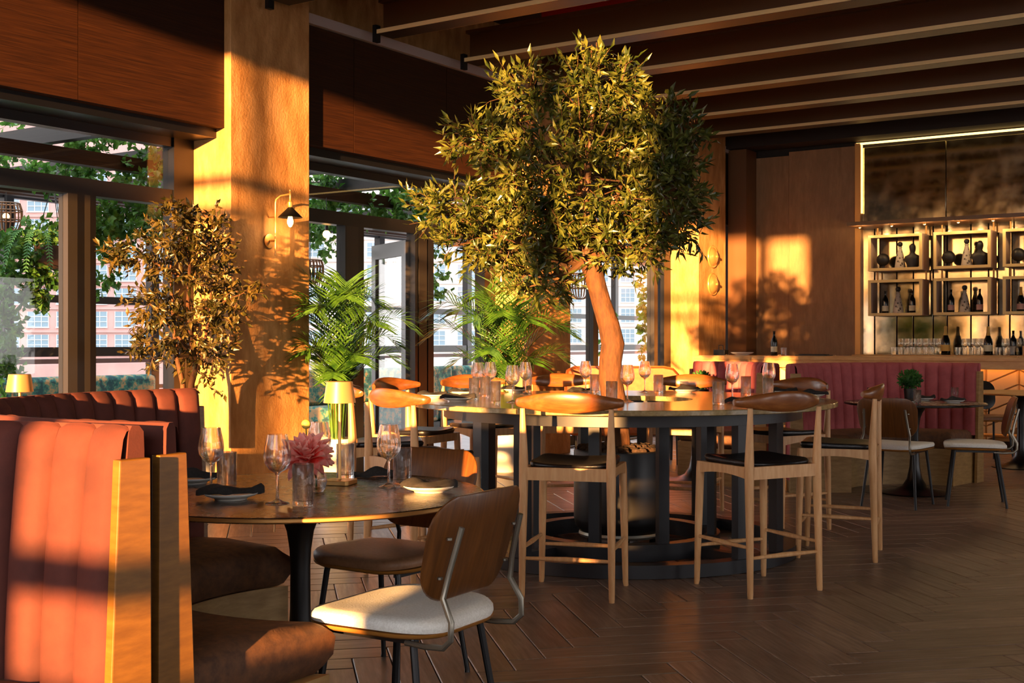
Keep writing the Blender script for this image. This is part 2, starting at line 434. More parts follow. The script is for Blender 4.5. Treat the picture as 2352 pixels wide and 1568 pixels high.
def frame_window(idx, ya, yb, posts, panes, z_bot=0.0):
    """glazed bay: transom strip above, posts and panes below"""
    o = bpy.data.objects.new('window_%d' % idx, None); COL.objects.link(o); o['kind'] = 'structure'; o.location = (XW, (ya + yb) / 2, 0)
    off = Vector((-XW, -(ya + yb) / 2, 0))
    def p(name, material, x0, x1, y0, y1, z0, z1):
        q = box(name, material, x0, x1, y0, y1, z0, z1, o); q.location = q.location + off; return q
    p('transom_bar', 'frame_black', XW - 0.06, XW + 0.06, ya, yb, 2.32, 2.44)
    p('head_bar', 'frame_black', XW - 0.05, XW + 0.05, ya, yb, 2.78, 2.85)
    p('jamb', 'frame_black', XW - 0.06, XW + 0.07, ya, ya + 0.05, 0, 2.85)
    p('jamb', 'frame_black', XW - 0.06, XW + 0.07, yb - 0.2, yb, 0, 2.85)
    p('pane', 'pane', XW - 0.004, XW + 0.004, ya + 0.05, yb - 0.2, 2.44, 2.78)
    for (a, b, m_) in posts: p('post', m_, XW - 0.05, XW + 0.06, a, b, 0, 2.32)
    for (a, b) in panes:
        p('pane', 'pane', XW - 0.004, XW + 0.004, a, b, 0.12, 2.32)
        p('bottom_rail', 'frame_black', XW - 0.03, XW + 0.03, a, b, 0.0, 0.12)
    return o
frame_window(1, -0.91, 2.43, [(0.6, 0.75, 'frame_black')], [(-0.86, 0.6), (0.75, 2.23)])
frame_window(2, 3.31, 6.65, [(4.2, 4.28, 'frame_black'), (5.49, 5.57, 'frame_brown'), (5.57, 5.63, 'frame_black'), (5.63, 5.68, 'frame_brown'), (5.68, 5.73, 'frame_black')], [(3.36, 4.2), (4.28, 5.49), (5.73, 6.45)])
frame_window(3, 7.53, 10.87, [(8.46, 8.48, 'frame_black'), (8.48, 8.64, 'frame_brown'), (8.64, 8.72, 'frame_black'), (9.49, 9.53, 'frame_black'), (9.55, 9.68, 'frame_brown'), (9.70, 9.79, 'frame_black')], [(7.58, 8.46), (9.79, 10.35)])
frame_window(4, 11.75, 15.09, [(13.0, 13.12, 'frame_brown'), (14.62, 14.72, 'frame_brown')], [(11.8, 13.0), (13.12, 14.62)])
# glazed door leaf of bay three, standing open to the terrace
door = bpy.data.objects.new('door_1', None); COL.objects.link(door); door['kind'] = 'structure'
door.location = (XW - 0.02, 9.47, 0); door.rotation_euler = (0, 0, R(62))
DW, DH = 0.92, 2.26
for (n_, a) in (('stile', (0, 0.11, 0, DH)), ('stile', (-0.0 + DW - 0.11, DW, 0, DH)), ('top_rail', (0.11, DW - 0.11, DH - 0.15, DH)), ('bottom_rail', (0.11, DW - 0.11, 0, 0.22))):
    MB().box(-0.022, 0.022, a[0], a[1], a[2], a[3]).build(n_, 'frame_brown', door, smooth=False)
MB().box(-0.003, 0.003, 0.11, DW - 0.11, 0.22, DH - 0.15).build('pane', 'pane', door, smooth=False)
hb = MB().tube([(0.022, DW - 0.07, 1.05), (0.07, DW - 0.07, 1.05), (0.07, DW - 0.2, 1.05)], 0.009, 8).build('handle', 'gun_metal', door)
# ---- back wall: concrete panels, antique mirror, dark head
wall_back = struct(box('wall_back', 'ceiling_dark', XW, X_RIGHT, Y_BACK + 0.06, Y_BACK + 0.3, 0, ZC))
wbo = wall_back.location.copy()
def bpart(name, material, x0, x1, y0, y1, z0, z1, bevel=0.0, parent=None):
    o = box(name, material, x0, x1, y0, y1, z0, z1, parent or wall_back, bevel=bevel); o.location = o.location - wbo; return o
MX0 = -5.42
bpart('concrete_panel', 'concrete_panel', XC + 0.02, -6.40, Y_BACK, Y_BACK + 0.06, 0, 3.88, 0.004)
bpart('concrete_panel', 'concrete_panel', -6.396, MX0 - 0.02, Y_BACK - 0.012, Y_BACK + 0.06, 0, 3.93, 0.004)
bpart('corner_post', 'beam_brown', XW + 0.45, XC + 0.24, Y_BACK - 0.36, Y_BACK - 0.001, 0, 3.97)
bpart('head_beam', 'ceiling_dark', XW, X_RIGHT, Y_BACK - 0.45, Y_BACK - 0.02, 3.98, ZC)
xm = MX0 + 0.06
for k in range(6):
    bpart('mirror_panel', 'mirror', xm + k * 1.12, xm + (k + 1) * 1.12 - 0.006, Y_BACK + 0.02, Y_BACK + 0.06, 2.84, 3.90, 0.004)
mk = xm; kk = 0
while mk < 1.2:
    w_ = (0.18, 0.30, 0.22, 0.26)[kk % 4]; kk += 1
    bpart('mirror_strip', 'mirror', mk, mk + w_ - 0.014, Y_BACK + 0.02, Y_BACK + 0.06, 1.02, 2.80, 0.004)
    mk += w_
bpart('mirror_trim', 'brass_soft', MX0 - 0.02, MX0 + 0.06, Y_BACK - 0.05, Y_BACK + 0.06, 1.0, 3.96, 0.004)
bpart('light_strip', 'led', MX0, 1.3, Y_BACK - 0.05, Y_BACK - 0.02, 3.935, 3.96)
bpart('light_strip', 'led', MX0 + 0.062, MX0 + 0.075, Y_BACK - 0.03, Y_BACK + 0.0, 3.0, 3.93)
bpart('mirror_ledge', 'beam_brown', MX0 + 0.06, 1.3, Y_BACK - 0.62, Y_BACK + 0.06, 2.78, 2.83)
# ---- right and front walls (behind / beside the camera); the tall opening the evening sun comes through, others added for sky fill
wall_right = MB().box(X_RIGHT, X_RIGHT + 0.2, Y_FRONT, Y_BACK + 0.3, 0, 0.5).box(X_RIGHT, X_RIGHT + 0.2, Y_FRONT, Y_BACK + 0.3, 2.5, ZC)
for y in (-4.5, -0.6, 3.3, 7.2, 11.1, 14.8): wall_right.box(X_RIGHT, X_RIGHT + 0.2, y, y + 1.9, 0.5, 2.5)  # bays between the piers left open, added for fill light
struct(wall_right.build('wall_right', 'concrete_panel', smooth=False))
JX0, JX1, JZ0, JZ1 = -6.9, -0.24, 0.97, 4.36
wall_front = MB()
wall_front.box(XW, JX0, Y_FRONT - 0.15, Y_FRONT, 0, ZC).box(JX1, 0.5, Y_FRONT - 0.15, Y_FRONT, 0, ZC).box(5.7, X_RIGHT, Y_FRONT - 0.15, Y_FRONT, 0, ZC).box(0.5, 5.7, Y_FRONT - 0.15, Y_FRONT, 0, JZ0).box(0.5, 5.7, Y_FRONT - 0.15, Y_FRONT, JZ1, ZC).box(JX0, JX1, Y_FRONT - 0.15, Y_FRONT, 0, JZ0).box(JX0, JX1, Y_FRONT - 0.15, Y_FRONT, JZ1, ZC)
struct(wall_front.build('wall_front', 'concrete_panel', smooth=False))
wf = bpy.data.objects.new('window_5', None); COL.objects.link(wf); wf['kind'] = 'structure'; wf.location = (0, Y_FRONT - 0.07, 0)
for z_, t_ in ((3.41, 0.09), (3.16, 0.10), (1.22, 0.10)):
    MB().box(JX0, JX1, -0.04, 0.04, z_ - t_ / 2, z_ + t_ / 2).build('mullion', 'frame_black', wf, smooth=False)
for x_, w_ in ((-5.4, 0.035), (-3.9, 0.035), (-2.35, 0.035), (-0.89, 0.09)):
    MB().box(x_ - w_, x_ + w_, -0.04, 0.04, JZ0, JZ1).build('mullion', 'frame_black', wf, smooth=False)
#PART2
# ================================================================== BOOTHS
def booth(name, label, c, Rin, a0, a1, n, vel, ztop=1.05, cut=(0, 0), capm='cap_wood', seat_d=0.45, board=(-0.028, 0.055)):
    """curved booth: channelled back from a0 to a1 (degrees), seat, plinth, end boards; cut = skew of each end in degrees"""
    t = thing(name, label, 'booth', (c[0], c[1], 0), 0, 'curved velvet booths')
    a0, a1 = R(a0), R(a1)
    def pt(a, r, z): return (r * math.cos(a), r * math.sin(a), z)
    def cutdir(q):
        a = (a0, a1)[q]; k = a + PI + (R(cut[0]) if q == 0 else -R(cut[1]))
        return Vector((Rin * math.cos(a), Rin * math.sin(a))), Vector((math.cos(k), math.sin(k)))
    def end_a(q, r):
        p, d = cutdir(q); b = p.dot(d); cc = p.dot(p) - r * r; disc = max(0.0, b * b - cc)
        s = -b - math.sqrt(disc); P_ = p + d * s; a = math.atan2(P_.y, P_.x); ref = (a0, a1)[q]
        while a - ref > PI: a -= 2 * PI
        while a - ref < -PI: a += 2 * PI
        return a
    prof = [(-0.05, 0.42), (-0.045, 0.56), (-0.03, 0.75), (-0.015, 0.90), (-0.005, ztop - 0.06), (0.001, ztop - 0.022), (0.010, ztop - 0.004), (0.020, ztop - 0.002)]
    bul = [0.020, 0.024, 0.026, 0.026, 0.024, 0.020, 0.012, 0.004]
    da = (a1 - a0) / n
    for i in range(n):
        am = a0 + (i + 0.5) * da
        def fn(u, v):
            x = v * (len(prof) - 1); k = min(int(x), len(prof) - 2); f = x - k
            dr = prof[k][0] * (1 - f) + prof[k + 1][0] * f; z = prof[k][1] * (1 - f) + prof[k + 1][1] * f
            b = bul[k] * (1 - f) + bul[k + 1] * f
            s = max(0.0, 1 - (2 * u - 1) ** 2) ** 0.42
            top = max(0.0, (v - 0.72) / 0.28)
            return pt(am + (u - 0.5) * da * 0.995, Rin + dr - b * s * (1 - top), z + 0.012 * s * top)
        MB().grid(fn, 8, 14).build('channel', vel, t, ang=80)
    ns = max(12, int((a1 - a0) / R(4)))
    oprof = [(-0.04, 0.42), (0.012, ztop - 0.06), (0.016, ztop - 0.006), (0.024, ztop + 0.008), (0.044, ztop + 0.008), (0.056, ztop - 0.006), (0.058, ztop - 0.05), (0.058, 0.10)]
    m_ = MB()
    m_.grid(lambda u, v: pt(a0 + u * (a1 - a0), Rin + oprof[min(int(round(v * 7)), 7)][0], oprof[min(int(round(v * 7)), 7)][1]), ns, 7)
    nv = ns + 1
    m_.f.append(tuple(j * nv for j in range(8))); m_.f.append(tuple(j * nv + ns for j in reversed(range(8))))
    m_.build('outer_back', vel, t, ang=40)
    Rs = Rin - 0.04 - seat_d
    sp = [(Rin - 0.02, 0.40), (Rin - 0.02, 0.455), (Rin - 0.10, 0.468), (Rin - 0.26, 0.478), (Rs + 0.05, 0.468), (Rs + 0.012, 0.45), (Rs, 0.42), (Rs + 0.008, 0.335), (Rs + 0.04, 0.32), (Rin - 0.02, 0.32)]
    def seat(u, v):
        k = min(int(v * (len(sp) - 1) + 1e-6), len(sp) - 1); r, z = sp[k]
        e0, e1 = end_a(0, min(r, Rin)) + 0.03, end_a(1, min(r, Rin)) - 0.03
        w = min(u, 1 - u) * ns
        if w < 0.999: z = 0.41 + (z - 0.41) * 0.55
        uu = u
        if 0 < u < 1: uu = 0.5 + (u - 0.5) * (1 + 1.0 / ns)
        return pt(e0 + uu * (e1 - e0), r, z)
    m_ = MB(); m_.grid(seat, ns, len(sp) - 1)
    m_.f.append(tuple(j * nv for j in range(len(sp)))); m_.f.append(tuple(j * nv + ns for j in reversed(range(len(sp)))))
    m_.build('seat_cushion', 'seat_velvet', t, ang=60)
    bp = [(Rin + 0.05, 0.0), (Rin + 0.05, 0.318), (Rs + 0.03, 0.318), (Rs + 0.03, 0.0)]
    def plf(u, v):
        r, z = bp[min(int(round(v * 3)), 3)]; rr = min(r, Rin); e0, e1 = end_a(0, rr) + 0.02, end_a(1, rr) - 0.02
        return pt(e0 + u * (e1 - e0), r, z)
    m_ = MB(); m_.grid(plf, ns, 3)
    m_.f.append((0, nv, 2 * nv, 3 * nv)); m_.f.append((3 * nv + ns, 2 * nv + ns, nv + ns, ns))
    m_.build('plinth', 'base_wood', t, ang=30)
    for q in (0, 1):
        th = 0.028; p, d2 = cutdir(q)
        if abs(cut[q]) > 20:
            k = (a0, a1)[q] + PI + (R(cut[0]) * 0.5 if q == 0 else -R(cut[1]) * 0.5); d2 = Vector((math.cos(k), math.sin(k)))
        o3 = Vector((-d2.x, -d2.y, 0)); p3 = Vector((p.x, p.y, 0)); a = (a0, a1)[q]
        nrm = Vector((o3.y, -o3.x, 0)); tang = Vector((-math.sin(a), math.cos(a), 0)) * (-1 if q == 0 else 1)
        if nrm.dot(tang) < 0: nrm = -nrm
        pr = [(board[0] - 0.045, 0.0), (board[1] + 0.006, 0.0), (board[1], 0.985), (board[0], 0.985)]
        v = [p3 + o3 * r + Vector((0, 0, z)) for r, z in pr] + [p3 + o3 * r + Vector((0, 0, z)) + nrm * th for r, z in pr]
        f = [(0, 1, 2, 3), (7, 6, 5, 4), (0, 4, 5, 1), (1, 5, 6, 2), (2, 6, 7, 3), (3, 7, 4, 0)]
        MB().add(v, f).build('end_board', capm, t, smooth=False, bevel=0.003)
    return t
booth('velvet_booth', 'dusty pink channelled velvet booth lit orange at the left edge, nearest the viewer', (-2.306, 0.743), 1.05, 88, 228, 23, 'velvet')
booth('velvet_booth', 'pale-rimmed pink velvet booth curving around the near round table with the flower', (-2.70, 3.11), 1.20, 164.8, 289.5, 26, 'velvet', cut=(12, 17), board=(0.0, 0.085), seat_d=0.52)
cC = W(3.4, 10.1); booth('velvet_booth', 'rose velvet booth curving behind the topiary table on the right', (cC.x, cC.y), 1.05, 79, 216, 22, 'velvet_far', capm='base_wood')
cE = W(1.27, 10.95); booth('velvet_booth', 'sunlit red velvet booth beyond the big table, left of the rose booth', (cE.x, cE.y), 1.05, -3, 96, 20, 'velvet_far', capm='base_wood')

# ================================================================== TABLES
def pedestal_table(name, label, loc, r, top, edge='brass_soft', h=0.75):
    t = thing(name, label, 'table', loc, 0, 'round pedestal tables')
    MB().lathe([(0, h - 0.022), (r - 0.03, h - 0.022), (r, h - 0.012), (r, h - 0.006), (r - 0.004, h), (0, h)], 72).build('table_top', top, t, ang=25)
    MB().lathe([(r - 0.001, h - 0.015), (r + 0.003, h - 0.0125), (r + 0.003, h - 0.005), (r - 0.001, h - 0.003)], 72).build('metal_edge', edge, t)
    MB().lathe([(0.0, 0), (0.27, 0), (0.275, 0.008), (0.25, 0.016), (0.16, 0.03), (0.10, 0.06), (0.062, 0.12), (0.042, 0.22), (0.034, 0.36), (0.033, 0.5), (0.036, 0.56), (0.045, 0.62), (0.062, 0.665), (0.085, 0.70), (0.118, h - 0.022)], 40).build('pedestal', 'pedestal', t, ang=60)
    return t
TB = Vector((-2.855, 2.972, 0.0)); TBH = 0.75
pedestal_table('pedestal_table', 'round dark bronze pedestal table holding the pink flower and brass lamp', TB, 0.61, 'bronze_top')
TD = W(3.32, 10.05); pedestal_table('pedestal_table', 'round dark pedestal table with a small green topiary, by the rose booth', TD, 0.56, 'bronze_top', 'black_metal')
TL = W(-2.1, 5.2); pedestal_table('pedestal_table', 'round table mostly hidden behind the pink booth, under the left brass lamp', TL, 0.45, 'bronze_top')
TF = W(5.05, 12.1); pedestal_table('pedestal_table', 'round light wood topped table at the right edge before the glowing bar', TF, 0.55, 'bistro_top')

# big communal table with the tree through its middle
TC = W(0.663, 7.45); TH = 0.90
bt = thing('communal_table', 'large round stone-topped communal table on a black steel base, olive tree through its centre', 'table', TC, YAW)
def half_top(a0, a1):
    m_ = MB(); n = 44; Ro, Ri = 1.285, 0.44
    prof = [(Ri, TH - 0.03), (Ri, TH), (Ro - 0.004, TH), (Ro, TH - 0.004), (Ro, TH - 0.026), (Ro - 0.008, TH - 0.03)]
    k = len(prof)
    for i in range(n + 1):
        a = R(a0 + (a1 - a0) * i / n)
        for r, z in prof: m_.v.append((r * math.cos(a), r * math.sin(a), z))
    for i in range(n):
        for j in range(k):
            j2 = (j + 1) % k; m_.f.append((i * k + j, i * k + j2, (i + 1) * k + j2, (i + 1) * k + j))
    m_.f.append(tuple(reversed(range(k)))); m_.f.append(tuple(n * k + j for j in range(k)))
    return m_
half_top(-119.7, 59.7).build('top_half', 'stone_top', bt, ang=25); half_top(60.0, 240.0).build('top_half', 'stone_top', bt, ang=25)
def ring(name, r0, r1, z0, z1, n=64, m_='dark_steel'):
    MB().lathe([(r0, z0), (r1, z0), (r1, z1), (r0, z1), (r0, z0)], n).build(name, m_, bt, ang=25)
ring('upper_ring', 0.99, 1.08, 0.80, 0.868); ring('upper_ring', 0.50, 0.60, 0.80, 0.868)
ring('base_ring', 0.97, 1.062, 0.004, 0.075); ring('base_ring', 0.52, 0.60, 0.01, 0.105)
for a in (44, 134, 224, 314):
    for d in (-9.5, 9.5):
        q = R(a + d); c = Vector((1.018 * math.cos(q), 1.018 * math.sin(q), 0)); u = Vector((-math.sin(q), math.cos(q), 0))
        MB().bar(c + Vector((0, 0, 0.075)), c + Vector((0, 0, 0.80)), 0.05, 0.085, up=u).build('post', 'dark_steel', bt, smooth=False)
    q = R(a)
    for r0, r1, z_ in ((0.6, 0.97, 0.04), (0.6, 0.99, 0.834)):
        MB().bar((r0 * math.cos(q), r0 * math.sin(q), z_), (r1 * math.cos(q), r1 * math.sin(q), z_), 0.06, 0.05).build('spoke', 'dark_steel', bt, smooth=False)
for a in (20, 70, 110, 160, 200, 250, 290, 340):
    q = R(a); c = Vector((0.56 * math.cos(q), 0.56 * math.sin(q), 0)); u = Vector((-math.sin(q), math.cos(q), 0))
    MB().bar(c + Vector((0, 0, 0.105)), c + Vector((0, 0, 0.80)), 0.045, 0.065, up=u).build('post', 'dark_steel', bt, smooth=False)
# planter on a dolly
pl = thing('tree_planter', 'black cylindrical planter on a caster dolly beneath the communal table', 'planter', TC)
MB().lathe([(0, 0.10), (0.24, 0.10), (0.275, 0.13), (0.285, 0.18), (0.285, 0.585), (0.28, 0.595), (0.265, 0.595), (0.262, 0.55), (0, 0.55)], 48).build('body', 'planter_black', pl, ang=40)
MB().lathe([(0, 0.555), (0.262, 0.555), (0.2, 0.585), (0.1, 0.60), (0, 0.605)], 32).build('soil', 'soil', pl)
stn = MB()
for k in range(150):
    a = random.uniform(0, 2 * PI); r = 0.255 * math.sqrt(random.random()); s = random.uniform(0.014, 0.03)
    stn.sphere((r * math.cos(a), r * math.sin(a), 0.59 + 0.018 * (1 - r / 0.26) + s * 0.3), s, 6, 4, 0.7)
stn.build('bark_chips', 'soil', pl, kind='stuff')
MB().lathe([(0, 0.072), (0.25, 0.072), (0.255, 0.085), (0.25, 0.10), (0, 0.10)], 36).build('dolly', 'gun_metal', pl)
for k in range(5):
    a = R(72 * k + 20); m_ = MB(); c = (0.2 * math.cos(a), 0.2 * math.sin(a), 0.03)
    m_.tube([(c[0] - 0.012, c[1], 0.03), (c[0] + 0.012, c[1], 0.03)], 0.028, 12); m_.box(c[0] - 0.018, c[0] + 0.018, c[1] - 0.012, c[1] + 0.012, 0.045, 0.074)
    m_.build('caster', 'black_metal', pl)

# ================================================================== COUNTER STOOLS
def make_stool():
    t = thing('counter_stool', 'x', 'stool', group='oak counter stools around the communal table')
    hw = 0.205
    for s in (-1, 1):
        MB().tube([(s * 0.222, 0.205, 0), (s * 0.220, 0.203, 0.02), (s * 0.214, 0.196, 0.35), (s * 0.208, 0.19, 0.60), (s * 0.207, 0.189, 0.635)], [0.0125, 0.0145, 0.02, 0.0215, 0.019], 12).build('leg', 'oak', t)
        MB().tube([(s * 0.222, -0.225, 0), (s * 0.2215, -0.224, 0.02), (s * 0.218, -0.215, 0.40), (s * 0.216, -0.21, 0.60), (s * 0.216, -0.21, 0.66), (s * 0.2165, -0.214, 0.76), (s * 0.219, -0.222, 0.925)], [0.013, 0.015, 0.021, 0.0235, 0.0235, 0.0195, 0.0125], 12).build('leg', 'oak', t)
        # side rail, arched underside
        m_ = MB(); n = 10
        for i in range(n + 1):
            f = i / n; y = -0.20 + 0.385 * f; arch = 0.018 * math.sin(PI * f)
            for (dx, z) in ((-0.011, 0.577 + arch), (0.011, 0.577 + arch), (0.011, 0.636), (-0.011, 0.636)): m_.v.append((s * 0.212 + dx, y, z))
        for i in range(n):
            for j in range(4):
                j2 = (j + 1) % 4; m_.f.append((i * 4 + j, i * 4 + j2, (i + 1) * 4 + j2, (i + 1) * 4 + j))
        m_.build('apron', 'oak', t, smooth=False)
        MB().tube([(s * 0.219, -0.216, 0.245), (s * 0.219, -0.01, 0.247), (s * 0.218, 0.198, 0.25)], [0.008, 0.013, 0.008], 10).build('stretcher', 'oak', t)
    MB().box(-0.205, 0.205, 0.178, 0.2, 0.582, 0.634).build('apron', 'oak', t, smooth=False)
    MB().box(-0.21, 0.21, -0.222, -0.2, 0.576, 0.638).build('apron', 'oak', t, smooth=False)
    MB().tube([(-0.217, 0.198, 0.20), (0, 0.198, 0.202), (0.217, 0.198, 0.20)], [0.008, 0.013, 0.008], 10).build('stretcher', 'oak', t)
    MB().tube([(-0.22, -0.219, 0.195), (0, -0.219, 0.197), (0.22, -0.219, 0.195)], [0.008, 0.013, 0.008], 10).build('stretcher', 'oak', t)
    # saddle seat
    def sf(u, v):
        a = 2 * PI * u; e = 0.30
        ca, sa = math.cos(a), math.sin(a)
        rx = math.copysign(abs(ca) ** e, ca); ry = math.copysign(abs(sa) ** e, sa)
        sh = [(0.0, 0.655), (0.5, 0.658), (0.86, 0.667), (0.965, 0.667), (1.0, 0.656), (0.99, 0.640), (0.96, 0.632), (0.0, 0.63)]
        k = min(int(round(v * (len(sh) - 1))), len(sh) - 1); r, z = sh[k]
        x = rx * r * 0.205; y = ry * r * (0.205 + 0.006 * ca) - 0.0
        dip = -0.016 * (1 - (x / 0.21) ** 2) * (1.0 if z > 0.648 else 0.0) + 0.010 * (y / 0.2 if y > 0 else 0)
        return (x, y + 0.004, z + dip * (1.0 if z > 0.638 else 0.3))
    MB().grid(sf, 40, 7, True).build('seat', 'black_leather', t, ang=60)
    # bull-horn crest rail
    m_ = MB(); n = 28; nn = 14
    for i in range(n + 1):
        f = -1 + 2 * i / n; x = 0.268 * f
        y = -0.245 + 0.085 * abs(f) ** 2.2; zc = 0.952 - 0.0 * f
        c = max(0.0, 1 - abs(f) ** 2.0)
        hz = 0.0195 + 0.031 * c ** 1.3; hy = 0.0175 - 0.003 * c
        if i in (0, n): hz *= 0.8; hy *= 0.8
        tilt = R(12) * c
        for k in range(nn):
            a = 2 * PI * k / nn; py, pz = hy * math.cos(a), hz * math.sin(a)
            if pz < 0: pz *= 1.12
            m_.v.append((x, y + py * math.cos(tilt) - pz * math.sin(tilt), zc + 0.006 * c + py * math.sin(tilt) + pz * math.cos(tilt)))
    for i in range(n):
        for k in range(nn):
            k2 = (k + 1) % nn; m_.f.append((i * nn + k, (i + 1) * nn + k, (i + 1) * nn + k2, i * nn + k2))
    m_.f.append(tuple(range(nn))); m_.f.append(tuple(n * nn + k for k in reversed(range(nn))))
    m_.build('backrest', 'walnut', t, ang=60)
    return t
stool0 = make_stool()
def face(lat, fwd):  # rotation towards the big table's centre
    return wang(0.663 - lat, 7.45 - fwd)
STOOLS = [
    (0.318, 6.10, None, 'oak counter stool facing the planter, its curved back square to the viewer'),
    (1.245, 6.22, wang(-0.216, 0.40), 'oak counter stool with black seat, in front of the right half of the big table'),
    (1.92, 7.18, wang(-0.41, 0.15), 'oak counter stool seen side-on at the far right of the big table'),
    (1.80, 8.17, None, 'oak counter stool behind the side-on one, its back before the rose booth'),
    (1.26, 8.88, None, 'oak counter stool across the table, half hidden behind dark napkins, left of the red booth'),
    (0.40, 9.08, None, 'oak counter stool hidden behind the olive trunk on the far side'),
    (-0.20, 8.82, None, 'sunlit oak counter stool on the far side, between the palm and the left glasses'),
    (-0.64, 8.18, None, 'farthest of the three oak counter stools on the left side of the big table'),
    (-0.74, 7.28, None, 'middle of the three oak counter stools on the left, right behind the brass lamp shade'),
    (-0.47, 6.52, None, 'nearest of the three oak counter stools on the left, rounded crest end towards viewer'),
]
for i, (la, fw, rz, lab) in enumerate(STOOLS):
    rz = face(la, fw) if rz is None else rz
    (place if i == 0 else dup)(stool0, W(la, fw), rz, lab)

# ================================================================== DINING CHAIRS
def rrect(w, h, r, n=6):
    pts = []
    for (cx, cy, a) in ((w / 2 - r, h / 2 - r, 0), (-w / 2 + r, h / 2 - r, 90), (-w / 2 + r, -h / 2 + r, 180), (w / 2 - r, -h / 2 + r, 270)):
        for i in range(n + 1):
            q = R(a + 90 * i / n); pts.append((cx + r * math.cos(q), cy + r * math.sin(q)))
    return pts
def make_chair(seatm, backm, tubem, legm):
    t = thing('dining_chair', 'x', 'chair', group='metal-legged dining chairs with curved ply backs')
    # seat outline: wider at the front
    def outline(sc, dz):
        out = []
        for x, y in rrect(0.47, 0.45, 0.13, 7):
            x *= 1.0 + 0.06 * (y / 0.22)
            out.append((x * sc, y * sc))
        return out
    def stack(levels, dome=0.0):
        m_ = MB(); n = len(outline(1, 0))
        for sc, z in levels:
            for x, y in outline(sc, 0): m_.v.append((x, y, z + 0.012 * max(0, (abs(x) / 0.23) ** 3) * (1 if dome else 0.6)))
        for j in range(len(levels) - 1):
            for i in range(n):
                i2 = (i + 1) % n; m_.f.append((j * n + i, j * n + i2, (j + 1) * n + i2, (j + 1) * n + i))
        m_.f.append(tuple(reversed(range(n)))); k = (len(levels) - 1) * n
        c = len(m_.v); m_.v.append((0, 0, levels[-1][1]))
        for i in range(n): m_.f.append((k + i, k + (i + 1) % n, c))
        return m_
    stack([(0.93, 0.425), (0.985, 0.432), (1.0, 0.440)]).build('seat_shell', 'ply_edge', t, ang=50)
    stack([(0.985, 0.440), (1.0, 0.450), (0.995, 0.462), (0.96, 0.472), (0.80, 0.479), (0.5, 0.480)], 1).build('seat_pad', seatm, t, ang=60)
    # curved back
    H0 = 0.30
    def bp(x, z, d):
        f = (z / H0)
        y = -0.215 - 0.28 * z + 0.42 * x * x * 1.6
        return Vector((x, y - d, 0.53 + z))
    m_ = MB(); ol = []
    for x, z in rrect(0.45, H0, 0.10, 7): ol.append((x * (1 - 0.10 * (0.5 - (z + H0 / 2) / H0)), z + H0 / 2))
    n = len(ol)
    rings = [(0.0, 0.0), (0.5, 0.0), (0.97, 0.0), (1.0, 0.003), (1.0, 0.009), (0.97, 0.012), (0.5, 0.012), (0.0, 0.012)]
    for sc, d in rings:
        for x, z in ol: m_.v.append(tuple(bp(x * sc, H0 / 2 + (z - H0 / 2) * sc, d)))
    for j in range(len(rings) - 1):
        for i in range(n):
            i2 = (i + 1) % n; m_.f.append((j * n + i, j * n + i2, (j + 1) * n + i2, (j + 1) * n + i))
    m_.build('backrest', backm, t, ang=50)
    for s in (-1, 1):
        # support tube: from under the seat out to the rear, then up the back of the panel
        MB().tube([(s * 0.175, -0.13, 0.415), (s * 0.18, -0.20, 0.413), (s * 0.185, -0.262, 0.418), (s * 0.187, -0.288, 0.442), (s * 0.185, -0.288, 0.49), (s * 0.176, -0.255, 0.55), (s * 0.165, -0.268, 0.62), (s * 0.155, -0.303, 0.745)], 0.0088, 10).build('back_support', tubem, t)
        for z in (0.60, 0.71):
            b = bp(s * 0.16, z - 0.515, 0.012)
            MB().lathe([(0, 0), (0.008, 0), (0.008, 0.006), (0, 0.008)], 8, (s * 0.17, b.y - 0.008, z)).build('bolt', tubem, t)
        for yy, y2 in ((0.15, 0.20), (-0.15, -0.215)):
            MB().tube([(s * 0.165, yy, 0.428), (s * 0.17, yy * 1.02, 0.40), (s * 0.205, y2, 0.012), (s * 0.206, y2, 0.0)], [0.012, 0.0115, 0.0095, 0.011], 10).build('leg', legm, t)
        MB().bar((s * 0.165, -0.16, 0.418), (s * 0.165, 0.16, 0.418), 0.02, 0.014).build('seat_rail', legm, t, smooth=False)
    return t
ch_white = make_chair('white_fabric', 'ply_back', 'gun_metal', 'black_metal')
place(ch_white, W(-0.315, 3.60), wang(-0.86, 0.52), 'white-padded dining chair with a brown ply back, nearest the viewer')
wch2 = dup(ch_white, W(2.95, 9.32), wang(0.55, 0.75), 'pale-padded dining chair seen from behind, between the stools and the topiary table')
dup(ch_white, W(3.56, 9.38), wang(-0.93, 0.30), 'pale-padded dining chair in profile at the right of the topiary table')
ch_tan = make_chair('tan_leather', 'ply_back', 'black_metal', 'black_metal')
place(ch_tan, W(-0.46, 4.55), wang(-0.559, -0.829), 'tan-seated dining chair tucked under the far side of the bronze table')
ch_blk = make_chair('tan_leather', 'black_leather', 'black_metal', 'black_metal')
place(ch_blk, W(4.95, 12.75), wang(0.1, -1.0), 'black-backed dining chair beyond the light wood table at the right edge')
dup(ch_blk, W(5.35, 11.4), wang(-0.4, 0.7), 'dining chair cut by the right frame edge, before the light wood table')
